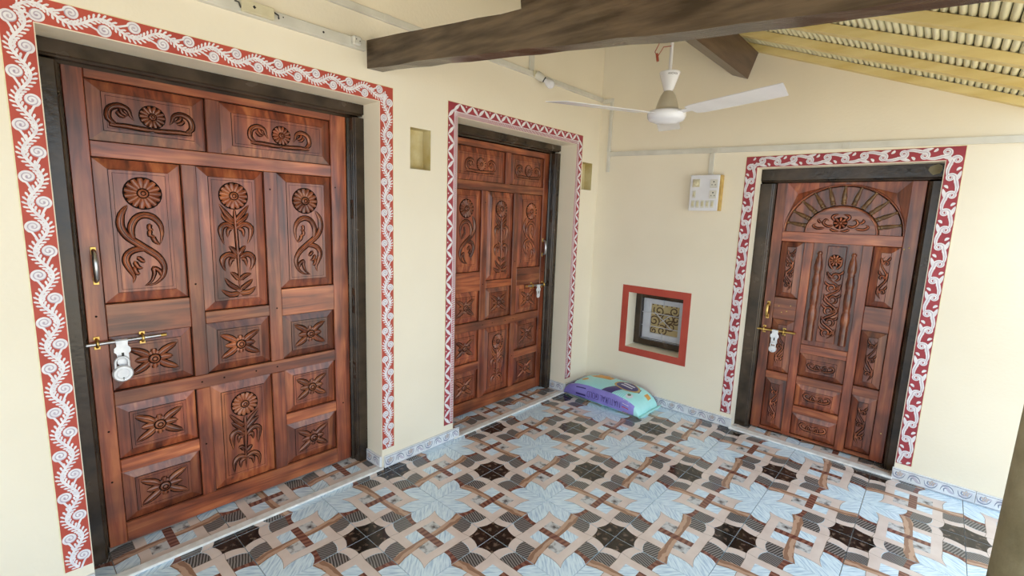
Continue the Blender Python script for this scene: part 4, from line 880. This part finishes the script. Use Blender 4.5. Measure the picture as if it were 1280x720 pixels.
for u in (-2.205, -3.30):
    b = MB(TB); b.box(u - .022, u + .022, .026, .052, 2.212, 2.252, 'pvc', .006); q = b.build('tube_holder', tb)
    c = MB(TB); c.disc((u - .008, 2.235), .003, .0524, 'black', 8); c.disc((u + .010, 2.230), .003, .0524, 'black', 8); c.build('pin_hole', q)
b = MB(TB); b.disc((-2.36, 2.228), .005, .0264, 'black', 10); b.build('screw_hole', tb); b = MB(TB); b.disc((-2.535, 2.236), .003, .0264, 'black', 8); b.build('screw_hole', tb)
# bulb holder
hb = empty('bulb_holder', (0.019, -0.86, 2.39)); tag(hb, 'small angled bulb holder with a white round bulb on the trunking', 'light bulb')
TH = lambda u, n, v: (n - .019, u + .86, v - 2.39)
b = MB(TH); b.box(-.895, -.835, .019, .030, 2.372, 2.412, 'pvc2', .003); b.build('holder_base', hb)
d = Vector((.075, .075, -.065)); dn = d.normalized()
b = MB(); b.lathe([(.022, 0), (.026, .01), (.026, .045), (.019, .055), (.018, .066)], (.004, -.01, .004), 'pvc', tilt=dn, seg=18); b.build('holder_neck', hb)
b = MB(); b.lathe([(.0185, 0), (.0185, .008)], tuple(Vector((.004, -.01, .004)) + dn * .062), 'black', tilt=dn, seg=16); b.build('contact_ring', hb)
b = MB(); b.lathe([(.015, 0), (.016, .012), (.026, .030), (.030, .045), (.028, .060), (.018, .072), (.004, .077)], tuple(Vector((.004, -.01, .004)) + dn * .068), 'bulb', tilt=dn, seg=20); b.build('bulb', hb)

# ---- ceiling fan
FX, FY, FZ = 1.060, -1.050, 1.985
fan = empty('ceiling_fan', (FX, FY, FZ)); tag(fan, 'white ceiling fan hanging from the brown purlin', 'fan')
b = MB(); b.lathe([(.01, -.045), (.050, -.043), (.058, -.038), (.062, -.037), (.082, -.030), (.088, -.026), (.094, -.014), (.096, .004), (.090, .014), (.074, .018)], (0, 0, 0), 'enamel', 'z', 36); b.build('motor_housing', fan)
b = MB(); b.lathe([(.074, .016), (.060, .026), (.056, .032), (.052, .050), (.050, .055), (.038, .090), (.024, .112), (.014, .118)], (0, 0, 0), 'greige', 'z', 30); b.build('motor_cover', fan)
b = MB(); b.lathe([(.014, .112), (.022, .118), (.030, .140), (.050, .200), (.051, .206), (.020, .207)], (0, 0, 0), 'enamel', 'z', 30); cup = b.build('lower_canopy', fan)
vs_, fs = text_pts('ANCHOR', .0125)
c = MB()
def onc(x, y): 
    a = radians(-44) + x / .0505; r = .0475 + (y) * .33 + .0016; return (r * cos(a), r * sin(a), .189 + y)
c.add([onc(x, y) for x, y in vs_], fs, 'black'); c.build('lettering', cup, fix=False)
b = MB(); b.tube([(0, 0, .20), (0, 0, .425)], .0085, 'enamel', 12); b.build('downrod', fan)
b = MB(); b.box(-.014, .014, -.010, .010, .385, .412, 'steel', .002); b.build('hanging_clamp', fan)
b = MB(); b.tube([(.0, -.008, .33), (-.03, -.03, .325), (-.055, -.03, .29), (-.06, -.03, .28)], .0022, 'copperwire', 6); b.tube([(-.07, -.03, .41), (-.075, -.03, .375), (-.055, -.03, .345), (-.075, -.03, .31), (-.06, -.03, .285)], .0022, 'copperwire', 6)
b.tube([(-.064, -.03, .30), (-.056, -.03, .262)], .007, 'copperwire', 8); b.build('wire', fan)
for ang, flex in ((-118.0, 0.0), (-19.0, 0.0), (113.0, 0.036)):
    a = radians(ang); ca, sa = cos(a), sin(a); R2 = .652
    def bl_pt(r, s, dz=0.0, tw=radians(8)):
        x = r; y = s * cos(tw); z = -s * sin(tw) + dz - 0.002 + flex * (r / R2)       # s>0 left-hand side; right-hand side raised
        return (x * ca - y * sa, x * sa + y * ca, z)
    b = MB(); st = [(.155, .045), (.19, .058), (.30, .060), (.45, .062), (.585, .064), (R2 - .003, .064), (R2, .061)]
    vt = []
    for r, hw in st:
        rf = r - (.050 if r > .55 else 0.0)          # obliquely cut tip
        vt += [bl_pt(r, -hw, .0015), bl_pt(rf, hw, .0015), bl_pt(rf, hw, -.0015), bl_pt(r, -hw, -.0015)]
    fs = []
    for i in range(len(st) - 1):
        for k in range(4): fs.append((i * 4 + k, i * 4 + (k + 1) % 4, i * 4 + 4 + (k + 1) % 4, i * 4 + 4 + k))
    fs += [(0, 1, 2, 3), tuple(range(len(st) * 4 - 4, len(st) * 4))]; b.add(vt, fs, 'enamel'); q = b.build('blade', fan)
    c = MB(); st = [(.085, .022), (.12, .018), (.16, .022), (.205, .018)]; vt = []
    for r, hw in st: vt += [bl_pt(r, -hw, .0045, radians(6)), bl_pt(r, hw, .0045, radians(6)), bl_pt(r, hw, .0018, radians(6)), bl_pt(r, -hw, .0018, radians(6))]
    fs = []
    for i in range(3):
        for k in range(4): fs.append((i * 4 + k, i * 4 + (k + 1) % 4, i * 4 + 4 + (k + 1) % 4, i * 4 + 4 + k))
    fs += [(0, 1, 2, 3), (12, 13, 14, 15)]; c.add(vt, fs, 'enamel'); c.build('blade_bracket', q)

# ================================================================= RICE SACK
BX0, BX1, BYC, BW, BH = 0.014, 0.712, -0.205, 0.172, 0.140
sack = empty('rice_sack', ((BX0 + BX1) / 2, BYC, 0), radians(-1.2)); tag(sack, 'full aqua and violet printed rice sack lying in the wall corner', 'sack')
BL = BX1 - BX0
def sack_pt(s, th_, off=0.0):
    """s 0..1 along, th_ angle round the section: 0 back, pi/2 top, pi front"""
    e = abs(2 * s - 1); H = BH * max(0.0, 1 - e ** 3.4) ** 0.55 + 0.014; w = BW * (1 - 0.16 * e ** 4)
    p = 2 / 4.2; cx, sx = cos(th_), sin(th_)
    y = w * (abs(cx) ** p) * (1 if cx > 0 else -1); z = H / 2 * (abs(sx) ** p) * (1 if sx > 0 else -1)
    rip = 0.0025 * sin(s * 31 + th_ * 2.3) * sin(th_ * 3 + s * 9) * (1 - e ** 2)
    lift = 0.006 + 0.030 * max(0, e - 0.75) / 0.25
    k = 1 + (off + rip) / 0.08
    return ((s - 0.5) * BL, y * (1 + off / BW), lift * 0 + H / 2 + z * (1 + 2 * off / H) + rip * max(0, sx))
b = MB(); ns_, nt = 48, 40; vt = []; fs_ = {'b_violet': [], 'b_aqua': [], 'b_mint': []}
for i in range(ns_ + 1):
    for k in range(nt): vt.append(sack_pt(i / ns_, 2 * pi * k / nt))
for i in range(ns_):
    for k in range(nt):
        t = (k + 0.5) / nt * 2 * pi; s = (i + .5) / ns_
        m = 'b_violet' if (pi * 0.80 < t < pi * 1.16 or t < pi * .2 or t > 2 * pi - .5) and s < .93 else ('b_mint' if s > .80 or t > pi else 'b_aqua')
        fs_[m].append((i * nt + k, i * nt + (k + 1) % nt, (i + 1) * nt + (k + 1) % nt, (i + 1) * nt + k))
o0 = len(b.v)
b.add(vt, fs_['b_violet'], 'b_violet', True)
off = 0
for m in ('b_aqua', 'b_mint'):
    k = b.mi(m)
    for f in fs_[m]: b.f.append(list(f)); b.m.append(k); b.s.append(True)
k = b.mi('b_mint')
b.f.append([j for j in range(nt)][::-1]); b.m.append(k); b.s.append(False); b.f.append([ns_ * nt + j for j in range(nt)]); b.m.append(k); b.s.append(False)
body = b.build('sack_body', sack)
def patch(name, pts, mat, off, parent=body, label=None, sub=True):
    """pts: (s, q) on the top face, q 0 front .. 1 back -> section angle"""
    c = MB(); ang = lambda q: math.acos(math.copysign(abs((2 * q - 1) * 0.94) ** 2.1, 2 * q - 1))
    cen = (sum(p[0] for p in pts) / len(pts), sum(p[1] for p in pts) / len(pts)); V = []; F = []; n = len(pts); rings = 5
    for r in range(rings + 1):
        for p in pts:
            f = r / rings; s = p[0] + (cen[0] - p[0]) * f; q = p[1] + (cen[1] - p[1]) * f; V.append(sack_pt(s, ang(q), off))
    for r in range(rings):
        for k in range(n): F.append((r * n + k, r * n + (k + 1) % n, (r + 1) * n + (k + 1) % n, (r + 1) * n + k))
    c.add(V, F, mat, True); o = c.build(name, parent, fix=False)
    if label: o['label'] = label
    return o
dens = lambda P, n=5: [(P[i][0] + (P[(i + 1) % len(P)][0] - P[i][0]) * k / n, P[i][1] + (P[(i + 1) % len(P)][1] - P[i][1]) * k / n) for i in range(len(P)) for k in range(n)]
ell = lambda c, a, bq, n=26: [(c[0] + a * cos(2 * pi * i / n), c[1] + bq * sin(2 * pi * i / n)) for i in range(n)]
patch('print_end_band', dens([(.02, .02), (.16, .02), (.12, .98), (.02, .98)]), 'b_navy', .0012)
patch('print_end_flash', dens([(.05, .35), (.115, .35), (.10, .98), (.03, .98)]), 'b_white', .0018)
patch('print_grain', [(.19, .66), (.26, .60), (.36, .60), (.46, .66), (.47, .86), (.38, .95), (.26, .90)], 'b_orange', .0014, label='orange grain picture')
patch('print_seal', ell((.215, .34), .036, .10), 'b_orange', .0014)
patch('print_band', dens([(.53, .02), (.66, .02), (.72, .40), (.86, .55), (.84, .75), (.66, .62), (.60, .34)], 3), 'b_navy', .0016)
patch('print_oval_rim', ell((.70, .60), .15, .27), 'b_gold', .0020); patch('print_oval', ell((.70, .60), .125, .22), 'b_navy', .0026, label='navy oval emblem')
patch('print_emblem', ell((.83, .20), .034, .11), 'b_white', .0016); patch('print_emblem_dot', ell((.82, .235), .018, .06, 14), 'b_green', .0022)
patch('print_tag', dens([(.90, .64), (.955, .64), (.95, .82), (.90, .82)], 3), 'b_orange', .0016)
for q0 in (0.66, 0.54):
    patch('print_oval_bar', dens([(.63, q0), (.77, q0), (.77, q0 + .06), (.63, q0 + .06)], 4), 'b_white', .0034)
# side gusset print: lettering upside down as the sack lies
vs_, fs = text_pts('NATURAL GOLD', .046)
c = MB(); sp = lambda x, z: sack_pt(0.5 + x / BL, pi * (1 - 0.0) + z * 5.5, .0012)
c.add([sp(-x * 0.86 + .052, y) for x, y in vs_], fs, 'b_navy'); o = c.build('lettering', body, fix=False); o['label'] = 'navy lettering printed upside down'
c = MB(); c.add([sp(x, z) for x, z in ((-.265, -.10), (-.235, -.10), (-.235, .10), (-.265, .10))], [(0, 1, 2, 3)], 'b_white'); c.build('print_side_label', body, fix=False)
c = MB()
for k in range(3):
    z = .055 - k * .05; c.add([sp(x, zz) for x in (-.205, -.17, -.14, -.11) for zz in (z, z + .018)], [(0, 2, 3, 1), (2, 4, 5, 3), (4, 6, 7, 5)], 'b_navy')
c.build('print_side_lines', body, fix=False)
c = MB(); c.add([sp(x, z) for x, z in ((.215, .0), (.265, .0), (.265, .075), (.215, .075))], [(0, 1, 2, 3)], 'b_red'); c.add([sp(x, z) for x, z in ((.215, -.10), (.265, -.10), (.265, -.015), (.215, -.015))], [(0, 1, 2, 3)], 'b_white'); c.build('print_side_badge', body, fix=False)
# sewn end seam with thread tail
b = MB(); V = []
for i in range(13):
    t = i / 12; y = -BW * .84 + t * BW * 1.68; V += [(BL / 2 - .008, y, .005), (BL / 2 - .004, y, .022), (BL / 2 + .026 + .006 * sin(t * 9), y, .026 + .012 * t + .004 * sin(t * 14)), (BL / 2 + .024 + .006 * sin(t * 9), y, .018 + .012 * t + .004 * sin(t * 14))]
F = []
for i in range(12):
    for k in range(4): F.append((i * 4 + k, i * 4 + (k + 1) % 4, i * 4 + 4 + (k + 1) % 4, i * 4 + 4 + k))
F += [(0, 1, 2, 3), (48, 49, 50, 51)]
b.add(V, F, 'b_mint', True); b.build('end_seam', sack)
b = MB(); b.tube([(BL / 2 + .02, -BW * .84, .022), (BL / 2 + .035, -BW * .95, .010), (BL / 2 + .03, -BW * 1.1, .003)], .0018, 'b_white', 6); b.build('thread_tail', sack)
